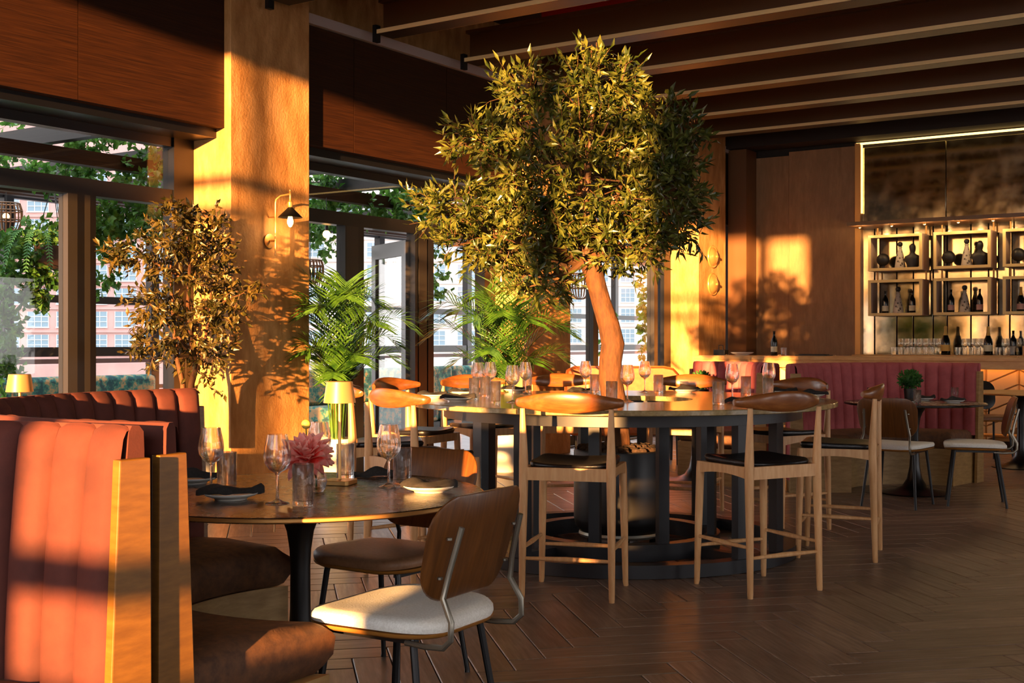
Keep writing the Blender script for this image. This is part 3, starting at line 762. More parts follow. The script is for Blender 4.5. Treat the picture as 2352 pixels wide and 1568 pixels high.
#PART3
# ================================================================== TABLEWARE
def make_wine(s=1.0):
    return MB().lathe([(0, 0), (0.037, 0), (0.037, 0.002), (0.02, 0.006), (0.006, 0.014), (0.0042, 0.03), (0.0040, 0.085), (0.008, 0.094), (0.026, 0.105), (0.039, 0.125), (0.0425, 0.145), (0.040, 0.17), (0.0345, 0.195), (0.031, 0.213),
                       (0.0302, 0.2132), (0.0335, 0.195), (0.039, 0.17), (0.0413, 0.145), (0.038, 0.126), (0.025, 0.1075), (0, 0.099)], 32)
def make_tumbler():
    return MB().lathe([(0, 0), (0.0305, 0), (0.032, 0.003), (0.0335, 0.125), (0.0325, 0.1262), (0.0318, 0.125), (0.0298, 0.018), (0.027, 0.0145), (0, 0.0135)], 32)
wine_me = make_wine().mesh('wine_glass', 'clear_glass', ang=50)
tumb_me = make_tumbler().mesh('water_glass', 'tumbler_glass', ang=50)
def put(name, me, loc, label, cat, group, sc=1.0, rz=0.0):
    o = bpy.data.objects.new(name, me); COL.objects.link(o); o.location = loc; o.scale = (sc,) * 3; o.rotation_euler = (0, 0, rz)
    return tag(o, label, cat, group)
E3 = 0.0006
for px, fw, lab in ((485, 4.05, 'stemmed wine glass at the left end of the bronze table, against the pale column side'),
                    (637, 3.76, 'stemmed wine glass just left of the pink flower'),
                    (733, 4.34, 'stemmed wine glass partly hidden behind the pink flower'),
                    (893, 4.19, 'stemmed wine glass between the brass lamp and the ply chair back')):
    put('wine_glass', wine_me, S(px, fw, TBH + E3), lab, 'wine glass', 'wine glasses on the bronze table')
for px, fw, lab in ((521, 4.12, 'water glass beside the leftmost wine glass on the bronze table'),
                    (696, 3.72, 'straight water glass in front of the pink flower'),
                    (793, 4.45, 'water glass directly behind the brass lamp stem'),
                    (924, 4.29, 'water glass at the right of the bronze table, beside the plate with a napkin')):
    put('water_glass', tumb_me, S(px, fw, TBH + E3), lab, 'glass', 'water glasses on the bronze table')
for px, fw, lab in ((1097, 7.9, 'wine glass leftmost in the cluster before the palm on the big table'),
                    (1126, 8.1, 'wine glass second from left in the cluster before the palm on the big table'),
                    (1177, 6.98, 'wine glass standing alone right of the left glass cluster on the big table'),
                    (1207, 8.05, 'wine glass at the back left of the big table, by the lit column'),
                    (1345, 8.45, 'wine glass behind the left side of the olive trunk'),
                    (1441, 7.06, 'wine glass in front of the big table hole, right of the olive trunk'),
                    (1481, 8.4, 'wine glass at the back of the big table before the orange leather sofa'),
                    (1682, 7.4, 'wine glass in the right cluster of the big table, left of the squat glasses'),
                    (1766, 7.75, 'wine glass farthest right on the big table')):
    put('wine_glass', wine_me, S(px, fw, TH + E3), lab, 'wine glass', 'wine glasses on the communal table')
for px, fw, lab in ((1089, 7.45, 'water glass leftmost in the left cluster on the big table'),
                    (1114, 7.7, 'water glass in the middle of the left cluster on the big table'),
                    (1137, 6.86, 'water glass nearest the table edge in the left cluster on the big table'),
                    (1211, 8.35, 'water glass at the back left of the big table beside the lit column'),
                    (1366, 8.3, 'water glass touching the left outline of the olive trunk'),
                    (1405, 6.85, 'water glass standing before the olive trunk at the near rim'),
                    (1512, 8.2, 'water glass right of the orange leather sofa seam on the big table'),
                    (1650, 6.72, 'water glass at the near right rim of the big table, left of the stool back'),
                    (1713, 7.85, 'water glass in the middle of the right cluster on the big table'),
                    (1764, 7.45, 'water glass rightmost on the big table, below the rightmost wine glass')):
    put('water_glass', tumb_me, S(px, fw, TH + E3), lab, 'glass', 'water glasses on the communal table')
plate_me = MB().lathe([(0, 0.004), (0.045, 0.004), (0.047, 0), (0.05, 0), (0.052, 0.005), (0.075, 0.012), (0.088, 0.02), (0.088, 0.0225), (0.074, 0.0155), (0.05, 0.009), (0, 0.008)], 40).mesh('side_plate', 'white_china', ang=60)
def make_napkin(seed, L=0.2, wd=0.08, fold=0.02):
    rnd = random.Random(seed); ph = [rnd.uniform(0, 6) for _ in range(5)]
    def sh(u, v):
        a = 2 * PI * v; x = (u - 0.5) * L
        k = 0.72 + 0.28 * math.sin(u * 5 + ph[0])
        w = wd * 0.5 * k * (0.55 if (u < 0.04 or u > 0.96) else 1.0); h = fold * (0.75 + 0.3 * math.sin(u * 9 + ph[1])) * (0.6 if (u < 0.04 or u > 0.96) else 1)
        y = w * math.cos(a) + 0.006 * math.sin(u * 11 + ph[2]); z = max(0.0, h * math.sin(a)) + 0.004 * math.sin(3 * a + u * 14 + ph[3]) * (math.sin(a) > 0)
        if math.sin(a) < 0: z = -0.002 * abs(math.sin(a))
        return (x, y, z + 0.003)
    m_ = MB().grid(lambda u, v: sh(v, u), 22, 22, True)
    n = 22
    m_.f.append(tuple(reversed(range(n)))); m_.f.append(tuple(22 * n + k for k in range(n)))
    return m_
nap_me = [make_napkin(s, *p).mesh('napkin', 'napkin', ang=70) for s, p in ((1, (0.21, 0.085, 0.026)), (2, (0.19, 0.10, 0.022)), (3, (0.22, 0.06, 0.03)))]
PL = [  # px, fwd, height, plate?, napkin lift, label tail
    (530, 3.86, TBH, 1, 'at the near left rim of the bronze table', wang(1, 0.1) + PI / 2, 0),
    (986, 4.05, TBH, 1, 'at the right rim of the bronze table, before the ply chair back', wang(1, 0.0) + PI / 2, 1),
    (442, 4.30, TBH, 1, 'at the far left of the bronze table against the booth', wang(1, 0.0) + PI / 2, 2),
    (868, 4.52, TBH, 0, 'at the back of the bronze table, right of the brass lamp', wang(1, 0.3) + PI / 2, 2),
    (993, 7.55, TH, 1, 'at the left end of the big table', wang(1, 0.1) + PI / 2, 1),
    (1052, 7.12, TH, 1, 'near the seam at the left front of the big table', wang(1, 0.0) + PI / 2, 0),
    (1062, 8.0, TH, 1, 'at the far left of the big table, behind the left glasses', wang(1, 0.4) + PI / 2, 1),
    (1185, 8.4, TH, 1, 'at the back of the big table before the palm', wang(1, -0.3) + PI / 2, 0),
    (1572, 8.35, TH, 1, 'at the back right of the big table, pointing left', wang(1, 0.25) + PI / 2, 2),
    (1705, 7.05, TH, 0, 'at the near right rim of the big table, above the stool back', wang(1, 0.0) + PI / 2, 0),
    (1800, 8.1, TH, 1, 'at the right of the big table behind the last wine glass', wang(1, 0.3) + PI / 2, 1),
    (1862, 7.6, TH, 1, 'at the far right end of the big table', wang(1, -0.1) + PI / 2, 2),
    (1335, 8.62, TH, 0, 'behind the olive trunk on the big table', wang(1, 0.5) + PI / 2, 0),
    (2075, 9.8, TBH, 1, 'on the topiary table, left of the plant', wang(1, 0.1) + PI / 2, 1),
    (2120, 10.35, TBH, 1, 'on the topiary table, behind the plant', wang(1, 0.0) + PI / 2, 0),
    (2190, 9.95, TBH, 1, 'on the topiary table, right of the plant', wang(1, 0.2) + PI / 2, 2)]
for px, fw, h, pl_, tail, rz, k in PL:
    p = S(px, fw, h + E3)
    if pl_: put('side_plate', plate_me, p, 'white side plate ' + tail, 'plate', 'white side plates')
    put('napkin', nap_me[k], p + Vector((0, 0, 0.018 if pl_ else 0.0)), 'dark folded napkin ' + tail, 'napkin', 'dark folded napkins', rz=rz)
for px, fw, lab in ((2107, 9.75, 'small water glass in front of the topiary pot'), (2193, 10.25, 'small water glass on the right of the topiary table'), (2000, 10.2, 'small water glass at the left of the topiary table')):
    put('water_glass', tumb_me, S(px, fw, TBH + E3), lab, 'glass', 'water glasses on the topiary table', 0.9)
# brass table lamps
def make_lamp():
    t = thing('table_lamp', 'x', 'lamp', group='brass cordless table lamps')
    m_ = MB().prism(rrect(0.10, 0.10, 0.012, 4), 0.0, 0.016); m_.build('base', 'brass', t, bevel=0.002)
    MB().lathe([(0, 0.016), (0.008, 0.016), (0.0055, 0.022), (0.0055, 0.30), (0, 0.30)], 14).build('stem', 'brass', t)
    MB().lathe([(0.0555, 0.285), (0.0565, 0.2852), (0.0455, 0.3585), (0.043, 0.360), (0.0, 0.360), (0.0, 0.357), (0.043, 0.357), (0.0545, 0.286)], 40).build('shade', 'brass_soft', t, ang=40)
    MB().lathe([(0, 0.318), (0.018, 0.318), (0.018, 0.330), (0.006, 0.34), (0, 0.357)], 16).build('light_disc', 'bulb_far', t)
    return t
lamp0 = make_lamp()
place(lamp0, S(780, 4.27, TBH + E3), R(20), 'brass table lamp with a tapered shade on the bronze table')
dup(lamp0, TL + Vector((0, 0, TBH + E3)), R(50), 'brass table lamp at the left frame edge, behind the pink booth')
# dahlia in a bud vase, with a yellow bud
fv = S(727, 4.06, TBH + E3)
vs_ = thing('bud_vase', 'small round glass bud vase behind the front water glass', 'vase', fv)
MB().lathe([(0, 0), (0.022, 0), (0.03, 0.012), (0.036, 0.035), (0.03, 0.06), (0.016, 0.075), (0.013, 0.088), (0.016, 0.095), (0.0145, 0.095), (0.0115, 0.088), (0.0145, 0.075), (0.028, 0.06), (0.034, 0.035), (0.028, 0.014), (0, 0.006)], 24).build('glass_body', 'clear_glass', vs_, ang=60)
fc = S(703, 3.985, TBH + 0.118)
fl = thing('dahlia', 'large pink and red dahlia bloom on the bronze table', 'flower', fc)
MB().tube([(fv.x - fc.x, fv.y - fc.y, -0.105), ((fv.x - fc.x) * 0.9, (fv.y - fc.y) * 0.9, -0.05), (0, 0, -0.005)], 0.003, 6).build('stem', 'palm_leaf', fl)
MB().sphere((0, 0, 0.01), 0.016, 12, 8).build('core', 'petal_core', fl)
pm = MB()
def petal(u, v):
    w = 0.013 * math.sin(PI * min(1, u * 0.94 + 0.05)) ** 0.8
    return (u * 0.062, (v - 0.5) * 2 * w, 0.008 * math.sin(PI * u) - 0.006 * (1 - (2 * v - 1) ** 2) + 0.010 * u * u)
pm.grid(petal, 7, 4); petal_me = pm.mesh('petal', 'petal', ang=80)
axis = (-W(0, 1) * 0.55 + Vector((0, 0, 0.85))).normalized()
Q = axis.to_track_quat('Z', 'Y').to_matrix().to_4x4()
for ring_, (cnt, el, sc) in enumerate(((16, -14, 1.12), (15, 8, 1.12), (14, 30, 1.05), (11, 52, 0.92), (8, 70, 0.75))):
    for k in range(cnt):
        o = bpy.data.objects.new('petal', petal_me); COL.objects.link(o); o.parent = fl
        a = 2 * PI * (k + 0.5 * (ring_ % 2)) / cnt + random.uniform(-0.12, 0.12); e = R(el + random.uniform(-9, 9)); s = sc * random.uniform(1.15, 1.42)
        o.matrix_local = Q @ Matrix.Rotation(a, 4, 'Z') @ Matrix.Rotation(-e, 4, 'Y') @ Matrix.Translation((0.008, 0, 0)) @ Matrix.Scale(s, 4)
bud = thing('flower_bud', 'small yellow bud rising above the pink dahlia', 'flower', S(703, 4.05, TBH + 0.205))
MB().sphere((0, 0, 0.02), 0.016, 14, 9).build('bloom', 'bud_yellow', bud)
MB().tube([(fv.x - bud.location.x, fv.y - bud.location.y, -0.14), (0.004, 0, -0.06), (0, 0, 0.006)], 0.0022, 6).build('stem', 'palm_leaf', bud)
# small uplighter on the hole rim
ul = thing('uplighter', 'small black uplighter at the rim of the table hole, left of the trunk', 'light', S(1368, 7.02, TH + E3))
MB().lathe([(0, 0), (0.035, 0), (0.035, 0.012), (0.03, 0.018), (0, 0.018)], 20).build('body', 'black_metal', ul)
for k in range(3): MB().tube([(0.01 * k - 0.01, 0, 0.015), (0.014 * k - 0.014, 0.004, 0.035), (0.02 * k - 0.02, 0.0, 0.045)], 0.0015, 5).build('wire', 'black_metal', ul)

# ================================================================== PLANTS
def rnd_dir(up=0.0):
    z = random.uniform(-1, 1); a = random.uniform(0, 2 * PI); s = math.sqrt(1 - z * z)
    return (Vector((s * math.cos(a), s * math.sin(a), z)) + Vector((0, 0, up))).normalized()
# olive tree
FT = 7.45; kpx = FT / FPX
base = TC.copy()
def T(px, py, dd=0.0):  # crown point measured at the trunk's distance
    return W((px - 1176) * kpx, FT + dd, EYE + (784 - py) * kpx) - base
ot = thing('olive_tree', 'tall olive tree rising through the middle of the communal table', 'tree', base)
trunk = [T(1418, 1013), T(1412, 930), T(1402, 870), T(1402, 830), T(1408, 790), T(1398, 745), T(1383, 700), T(1372, 660), T(1362, 625), T(1350, 590)]
MB().tube([Vector((trunk[0].x, trunk[0].y, 0.56))] + trunk, [0.085, 0.08, 0.076, 0.073, 0.07, 0.072, 0.066, 0.060, 0.058, 0.062, 0.06], 18).build('trunk', 'bark', ot, ang=70)
BL = [(1330, 400, 230, 175, 0.50), (1365, 200, 120, 75, 0.30), (1195, 215, 75, 60, 0.26), (1475, 270, 95, 75, 0.32), (1100, 320, 85, 55, 0.26), (1050, 480, 105, 60, 0.26), (1180, 530, 150, 100, 0.40),
      (1520, 440, 95, 150, 0.40), (1565, 540, 65, 40, 0.20), (1250, 640, 90, 50, 0.24), (1420, 560, 140, 70, 0.38), (1365, 130, 22, 40, 0.08), (985, 470, 55, 25, 0.12), (1580, 330, 45, 85, 0.2), (1060, 560, 70, 45, 0.2)]
fork = trunk[-1]
brm = MB()
for (px, py, rx, ry, rd) in BL:
    e = T(px, py, random.uniform(-0.5, 0.5) * rd); mid = fork.lerp(e, 0.5) + Vector((random.uniform(-.06, .06), random.uniform(-.06, .06), -0.03))
    brm.tube([fork - Vector((0, 0, 0.05)), fork.lerp(mid, 0.5), mid, mid.lerp(e, 0.5), e], [0.034, 0.026, 0.019, 0.012, 0.006], 7)
    for q in range(4):
        d = rnd_dir(); tip = e + Vector((d.x * rx * kpx * 0.8, d.y * rd * 0.8, d.z * ry * kpx * 0.8)); st = fork.lerp(e, random.uniform(0.5, 0.95))
        brm.tube([st, st.lerp(tip, 0.5) + rnd_dir() * 0.03, tip], [0.009, 0.006, 0.003], 5)
brm.build('branches', 'twig', ot, kind='stuff')
fol = MB(); tw = MB(); lspots = []
vol = [rx * ry * rd for (_, _, rx, ry, rd) in BL]
wts = [v ** 0.8 for v in vol]
for k in range(1500):
    (px, py, rx, ry, rd) = random.choices(BL, wts)[0]
    d = rnd_dir(); r = random.random() ** 0.30
    rx = max(16, rx - 22); ry = max(14, ry - 22); lat = d.x * r * rx; dep = d.y * r * rd; hz = d.z * r * ry
    p = T(px + lat, py - hz, dep)
    out = (W(d.x, d.y, d.z) + Vector((0, 0, 0.15)) + rnd_dir() * 0.75).normalized()
    L = random.uniform(0.07, 0.16); pts = [p, p + out * L * 0.5 + rnd_dir() * 0.012, p + (out + Vector((0, 0, -0.15))).normalized() * L]
    tw.tube(pts, [0.0026, 0.002, 0.0012], 3, cap=False)
    nl = random.randint(7, 11)
    for q in range(nl):
        f = (q + 0.5) / nl; b = pts[0].lerp(pts[1], f * 2) if f < 0.5 else pts[1].lerp(pts[2], f * 2 - 1)
        dd = (out * 0.6 + rnd_dir() * 0.95).normalized()
        if q == nl - 1: dd = (out + rnd_dir() * 0.3).normalized()
        LL = random.uniform(0.055, 0.092); ww = LL * random.uniform(0.24, 0.34)
        fol.leaf(b, dd, rnd_dir(0.6), LL, ww, random.uniform(-0.1, 0.35))
        if dep < -0.12 * 1 and r > 0.85 and q in (2, 5) and len(lspots) < 240: lspots.append((b, (dd + rnd_dir() * 0.4).normalized()))
fol.build('foliage', 'olive_leaf', ot, smooth=False, kind='stuff')
tw.build('twigs', 'twig', ot, kind='stuff')
lm = MB().leaf((0, 0, 0), (0, 0, 1), (0, -1, 0), 0.075, 0.021, 0.22).mesh('leaf', 'olive_leaf', smooth=False)
def add_leaves(root, spots_, me, s0=0.8, s1=1.1):
    for b, d in spots_:
        o = bpy.data.objects.new('leaf', me); COL.objects.link(o); o.parent = root
        o.location = b; o.rotation_mode = 'QUATERNION'; o.rotation_quaternion = d.to_track_quat('Z', 'Y'); s = random.uniform(s0, s1); o.scale = (s, s, s)
add_leaves(ot, lspots, lm)

# ficus by the first column
def bush(root, blobs, ntw, leafmat_, Lr, wr, P, tipmat='twig', up=0.1, flat=1.0, sp=None, nlr=(6, 9)):
    fo = MB(); t2 = MB(); wt = [b[2] * b[3] for b in blobs]; keep = []
    for k in range(ntw):
        (px, py, rx, ry, rd) = random.choices(blobs, wt)[0]
        d = rnd_dir(); r = random.random() ** 0.35
        p = P(px + d.x * r * rx, py - d.z * r * ry, d.y * r * rd)
        out = (W(d.x, d.y, d.z) + Vector((0, 0, up)) + rnd_dir() * 0.8).normalized()
        L = random.uniform(0.07, 0.15); e = p + out * L
        t2.tube([p, e], [0.002, 0.001], 3, cap=False)
        nl = random.randint(*nlr)
        for q in range(nl):
            LL = random.uniform(*Lr); dd = (out * 0.5 + rnd_dir() * 0.9 + Vector((0, 0, -0.25))).normalized(); b = p.lerp(e, (q + 0.5) / nl)
            fo.leaf(b, dd, rnd_dir(0.5), LL, LL * random.uniform(*wr), random.uniform(0.0, 0.35))
            if sp and len(keep) < sp and r > 0.8 and d.y < 0 and q == 1: keep.append((b, dd))
    fo.build('foliage', leafmat_, root, smooth=False, kind='stuff'); t2.build('twigs', tipmat, root, kind='stuff')
    return keep
FF = 8.9
fb = S(434, FF)
fic = thing('ficus_tree', 'slender multi-stemmed potted ficus tree in front of the lit column, behind the booth', 'tree', fb)
kf = FF / FPX
def PF(px, py, dd=0.0): return W((px - 1176) * kf, FF + dd, EYE + (784 - py) * kf) - fb
for pts, r in (([(425, 1030), (424, 940), (420, 880), (408, 830), (400, 760), (395, 690), (392, 600)], 0.026), ([(437, 1030), (438, 930), (440, 880), (452, 840), (440, 790), (432, 700), (436, 610), (430, 540)], 0.028), ([(440, 880), (462, 820), (480, 740), (488, 640)], 0.016), ([(432, 800), (380, 740), (330, 680)], 0.012), ([(436, 720), (520, 690), (570, 668)], 0.011), ([(420, 640), (350, 600), (300, 570)], 0.011)):
    q = [PF(x, y) for x, y in pts]; MB().tube(q, [r * (1 - 0.65 * i / (len(q) - 1)) for i in range(len(q))], 9).build('stem', 'bark', fic, ang=70)
FBL = [(430, 620, 95, 130, 0.28), (410, 530, 62, 55, 0.2), (470, 545, 50, 60, 0.2), (420, 760, 105, 65, 0.26), (340, 580, 65, 30, 0.14), (280, 590, 35, 20, 0.1), (335, 700, 48, 26, 0.12), (555, 668, 34, 16, 0.08), (340, 800, 42, 30, 0.14), (480, 800, 50, 35, 0.18), (510, 700, 45, 50, 0.15), (470, 860, 16, 40, 0.06), (380, 825, 30, 25, 0.1)]
fl_sp = bush(fic, FBL, 430, 'ficus_leaf', (0.055, 0.085), (0.30, 0.42), PF, sp=160)
add_leaves(fic, fl_sp, MB().leaf((0, 0, 0), (0, 0, 1), (0, -1, 0), 0.08, 0.028, 0.25).mesh('leaf', 'ficus_leaf', smooth=False))
MB().lathe([(0, 0), (0.15, 0), (0.17, 0.03), (0.19, 0.4), (0.18, 0.41), (0.17, 0.38), (0, 0.37)], 28).build('pot', 'white_pot', fic, ang=50)

# areca palms in white ribbed pots
def frond(pts, n, lmax, wid, droop=0.35):
    m_ = MB(); rc = MB(); P_ = [Vector(p) for p in pts]
    def at(t):
        x = t * (len(P_) - 1); k = min(int(x), len(P_) - 2); f = x - k
        a, b = P_[k], P_[k + 1]; p0 = P_[k - 1] if k else a + (a - b); p3 = P_[k + 2] if k + 2 < len(P_) else b + (b - a)
        return 0.5 * ((2 * a) + (b - p0) * f + (2 * p0 - 5 * a + 4 * b - p3) * f * f + (3 * a - p0 - 3 * b + p3) * f ** 3)
    m_.tube([at(i / 14) for i in range(15)], [0.0065 * (1 - 0.8 * i / 14) for i in range(15)], 5)
    for i in range(n):
        t = 0.26 + 0.74 * (i + 0.5) / n; p = at(t); d = (at(min(1, t + 0.02)) - at(t - 0.02)).normalized()
        side = d.cross(Vector((0, 0, 1)));
        if side.length < 0.1: side = Vector((1, 0, 0))
        side.normalize(); upv = side.cross(d)
        L = lmax * (0.45 + 0.55 * math.sin(PI * min(1, (t - 0.2) * 1.15))) * random.uniform(0.9, 1.08)
        for s in (-1, 1):
            dr = (d * 0.75 + side * s * 0.85 + upv * 0.22 + rnd_dir() * 0.06).normalized()
            mid = p + dr * L * 0.5; tip = p + (dr + Vector((0, 0, -droop))).normalized() * L
            wv = (d - dr * d.dot(dr)).normalized() * wid
            m_.add([p - wv * 0.4, p + wv * 0.4, mid + wv, mid - wv, tip, mid - upv * 0.002], [(0, 1, 2, 5), (0, 5, 3), (5, 2, 4), (3, 5, 4)])
    return m_
def palm(label, loc, K, fronds, ph=0.44, pr=0.15):
    t = thing('potted_palm', label, 'plant', loc)
    n = 48; m_ = MB(); pts = []
    prof = [(0.84, 0.0), (0.90, 0.02), (1.0, ph * 0.5), (1.02, ph * 0.8), (1.0, ph), (0.93, ph), (0.9, ph - 0.04)]
    for r, z in prof:
        for k in range(n):
            a = 2 * PI * k / n; rr = pr * r * (1.0 + (0.02 if k % 2 else -0.02)); m_.v.append((rr * math.cos(a), rr * math.sin(a), z))
    for j in range(len(prof) - 1):
        for k in range(n): m_.f.append((j * n + k, j * n + (k + 1) % n, (j + 1) * n + (k + 1) % n, (j + 1) * n + k))
    m_.f.append(tuple(reversed(range(n)))); m_.build('ribbed_pot', 'white_pot', t, ang=60)
    MB().lathe([(0, ph - 0.03), (pr * 0.9, ph - 0.03), (0, ph - 0.02)], 20).build('soil', 'soil', t)
    for k in range(6):
        a = k * 1.05; MB().tube([(0.04 * math.cos(a), 0.04 * math.sin(a), ph - 0.05), (0.05 * math.cos(a), 0.05 * math.sin(a), ph + 0.3), (0.07 * math.cos(a), 0.07 * math.sin(a), ph + 0.55)], [0.014, 0.012, 0.008], 8).build('cane', 'bud_yellow', t)
    for i, (a, reach, top, lm_) in enumerate(fronds):
        d = Vector((math.cos(R(a)), math.sin(R(a)), 0)); d = W(d.x, d.y)
        pts = [Vector((0, 0, ph)) + d * 0.05, Vector((0, 0, ph + 0.4)) + d * 0.09, Vector((0, 0, ph + (top - ph) * 0.78)) + d * reach * 0.35, Vector((0, 0, top)) + d * reach * 0.75, Vector((0, 0, top - 0.16 * reach)) + d * reach]
        frond(pts, 30, lm_ * 1.15, 0.008, 0.14).build('frond', 'palm_leaf', t, smooth=False)
    return t
# frond: direction (degrees, 0 = right, 90 = away), reach, top height, leaflet length
palm('bushy areca palm in a white ribbed pot behind the brass lamp', S(776, 10.22), None,
     [(5, 0.62, 1.45, 0.30), (30, 0.35, 1.62, 0.28), (80, 0.3, 1.75, 0.3), (130, 0.35, 1.7, 0.28), (170, 0.3, 1.75, 0.3), (200, 0.35, 1.5, 0.28), (250, 0.4, 1.55, 0.3), (290, 0.35, 1.65, 0.3), (320, 0.45, 1.45, 0.3), (350, 0.5, 1.3, 0.28), (15, 0.5, 1.15, 0.26), (185, 0.3, 1.25, 0.28), (230, 0.35, 1.2, 0.26), (300, 0.4, 1.15, 0.26), (60, 0.3, 1.35, 0.28), (270, 0.3, 1.0, 0.24)])
palm('tall areca palm in a white ribbed pot before the second column, behind the big table', S(1157, 11.75), None,
     [(95, 0.18, 2.22, 0.34), (0, 0.68, 1.4, 0.34), (20, 0.55, 1.65, 0.34), (50, 0.35, 1.85, 0.36), (130, 0.35, 1.75, 0.34), (160, 0.5, 1.6, 0.34), (180, 0.72, 1.4, 0.34), (195, 0.7, 1.62, 0.34), (230, 0.45, 1.5, 0.34), (270, 0.4, 1.55, 0.36), (300, 0.5, 1.5, 0.36), (335, 0.6, 1.45, 0.36), (350, 0.6, 1.15, 0.3), (190, 0.5, 1.1, 0.3), (250, 0.4, 1.2, 0.3), (315, 0.4, 1.1, 0.3), (80, 0.25, 1.5, 0.34)], ph=0.42)
# topiary and moss ball
def topiary(label, loc, pot_h, pr, r, potm='shade_black'):
    t = thing('topiary', label, 'plant', loc)
    MB().lathe([(0, 0), (pr * 0.8, 0), (pr, pot_h * 0.9), (pr, pot_h), (pr * 0.85, pot_h), (pr * 0.8, pot_h * 0.85), (0, pot_h * 0.85)], 20).build('pot', potm, t, ang=50)
    fo = MB()
    for k in range(420):
        d = rnd_dir(0.15); p = Vector((0, 0, pot_h + r * 0.75)) + Vector((d.x, d.y, d.z * 0.85)) * r * random.uniform(0.55, 0.95)
        fo.leaf(p, (d + rnd_dir() * 0.7).normalized(), rnd_dir(), 0.03, 0.018, 0.2)
    fo.sphere((0, 0, pot_h + r * 0.75), r * 0.75, 12, 8, 0.85)
    fo.build('foliage', 'moss', t, smooth=False, kind='stuff')
topiary('small round green topiary in a dark pot on the right pedestal table', S(2090, 10.1, TBH + E3), 0.11, 0.05, 0.095)
topiary('dark green moss ball plant beyond the big table, left of the red booth', S(1611, 11.0, 0.74), 0.08, 0.07, 0.10)
pedestal_table('pedestal_table', 'round table inside the sunlit red booth, under the moss ball plant', W(1.65, 10.95), 0.35, 'bronze_top', 'black_metal', h=0.738)
#PART4
# ================================================================== WALL FITTINGS
sc = thing('wall_sconce', 'brass swing-arm wall sconce with a black cone shade and glowing bulb on the first column', 'wall lamp', (XC, 7.06, 2.06))
MB().tube([(0.0, 0, 0), (0.012, 0, 0)], 0.058, 24).build('wall_plate', 'brass', sc)
MB().tube([(0.012, 0, 0), (0.075, 0, 0)], 0.009, 10).build('plate_stem', 'brass', sc)
MB().tube([(0.075, 0, -0.12), (0.075, 0, 0.30), (0.078, 0.004, 0.33), (0.10, 0.03, 0.36), (0.15, 0.07, 0.375), (0.16, 0.08, 0.376)], 0.0075, 10).build('arm', 'brass', sc)
MB().tube([(0.0, 0, 0.19), (0.075, 0, 0.19)], 0.006, 8).build('stay', 'brass', sc)
MB().lathe([(0, 0.27), (0.016, 0.27), (0.02, 0.285), (0.02, 0.31), (0.012, 0.318), (0.009, 0.33), (0.009, 0.39), (0.012, 0.395), (0.012, 0.41), (0, 0.41)], 14, (0.16, 0.08, 0)).build('socket', 'brass', sc)
MB().lathe([(0.014, 0.272), (0.022, 0.265), (0.098, 0.19), (0.099, 0.186), (0.095, 0.188), (0.02, 0.26)], 32, (0.16, 0.08, 0)).build('shade', 'shade_black', sc, ang=60)
MB().lathe([(0, 0.11), (0.012, 0.115), (0.024, 0.14), (0.025, 0.16), (0.017, 0.19), (0.012, 0.22), (0, 0.225)], 18, (0.16, 0.08, 0)).build('bulb', 'bulb', sc)
pt_ = bpy.data.lights.new('sconce_light', 'POINT'); pt_.energy = 3.0; pt_.color = (1.0, 0.6, 0.25); pt_.shadow_soft_size = 0.03
po = bpy.data.objects.new('sconce_light', pt_); COL.objects.link(po); po.parent = sc; po.location = (0.16, 0.08, 0.085)
for z, lab in ((2.42, 'upper convex brass disc on the third column'), (2.04, 'lower convex brass disc on the third column')):
    t = thing('brass_disc', lab, 'wall light', (XC, 15.52, z), 0, 'brass wall discs')
    m_ = MB().lathe([(0.155, 0.0), (0.158, 0.012), (0.148, 0.022), (0.135, 0.014), (0.125, 0.02), (0.09, 0.05), (0.04, 0.065), (0, 0.068)], 32)
    m_.v = [(p[2], p[0], p[1]) for p in m_.v]; m_.build('dish', 'brass', t, ang=70)
    m_ = MB().lathe([(0, 0.03), (0.02, 0.03), (0.02, 0.085), (0.012, 0.09), (0, 0.09)], 16); m_.v = [(p[2], p[0], p[1]) for p in m_.v]; m_.build('knob', 'brass_soft', t)
rd = thing('red_glow_duct', 'added red duct for the red glow between two ceiling beams above the tree', 'duct', (-4.7, 10.02, 4.42))  # added pipe, its red paint stands in for a red ceiling glow
MB().tube([(-1.65, 0, 0), (0, 0, 0), (1.65, 0, 0)], 0.10, 20).build('pipe', 'red_glow_duct', rd)
for x in (-1.2, 0.4, 1.5): MB().tube([(x, 0, 0), (x + 0.05, 0, 0)], 0.108, 20).build('collar', 'red_glow_duct', rd)
for x in (-1.0, 1.0): MB().tube([(x, 0, 0.1), (x, 0, 0.2)], 0.008, 6).build('hanger', 'black_metal', rd)
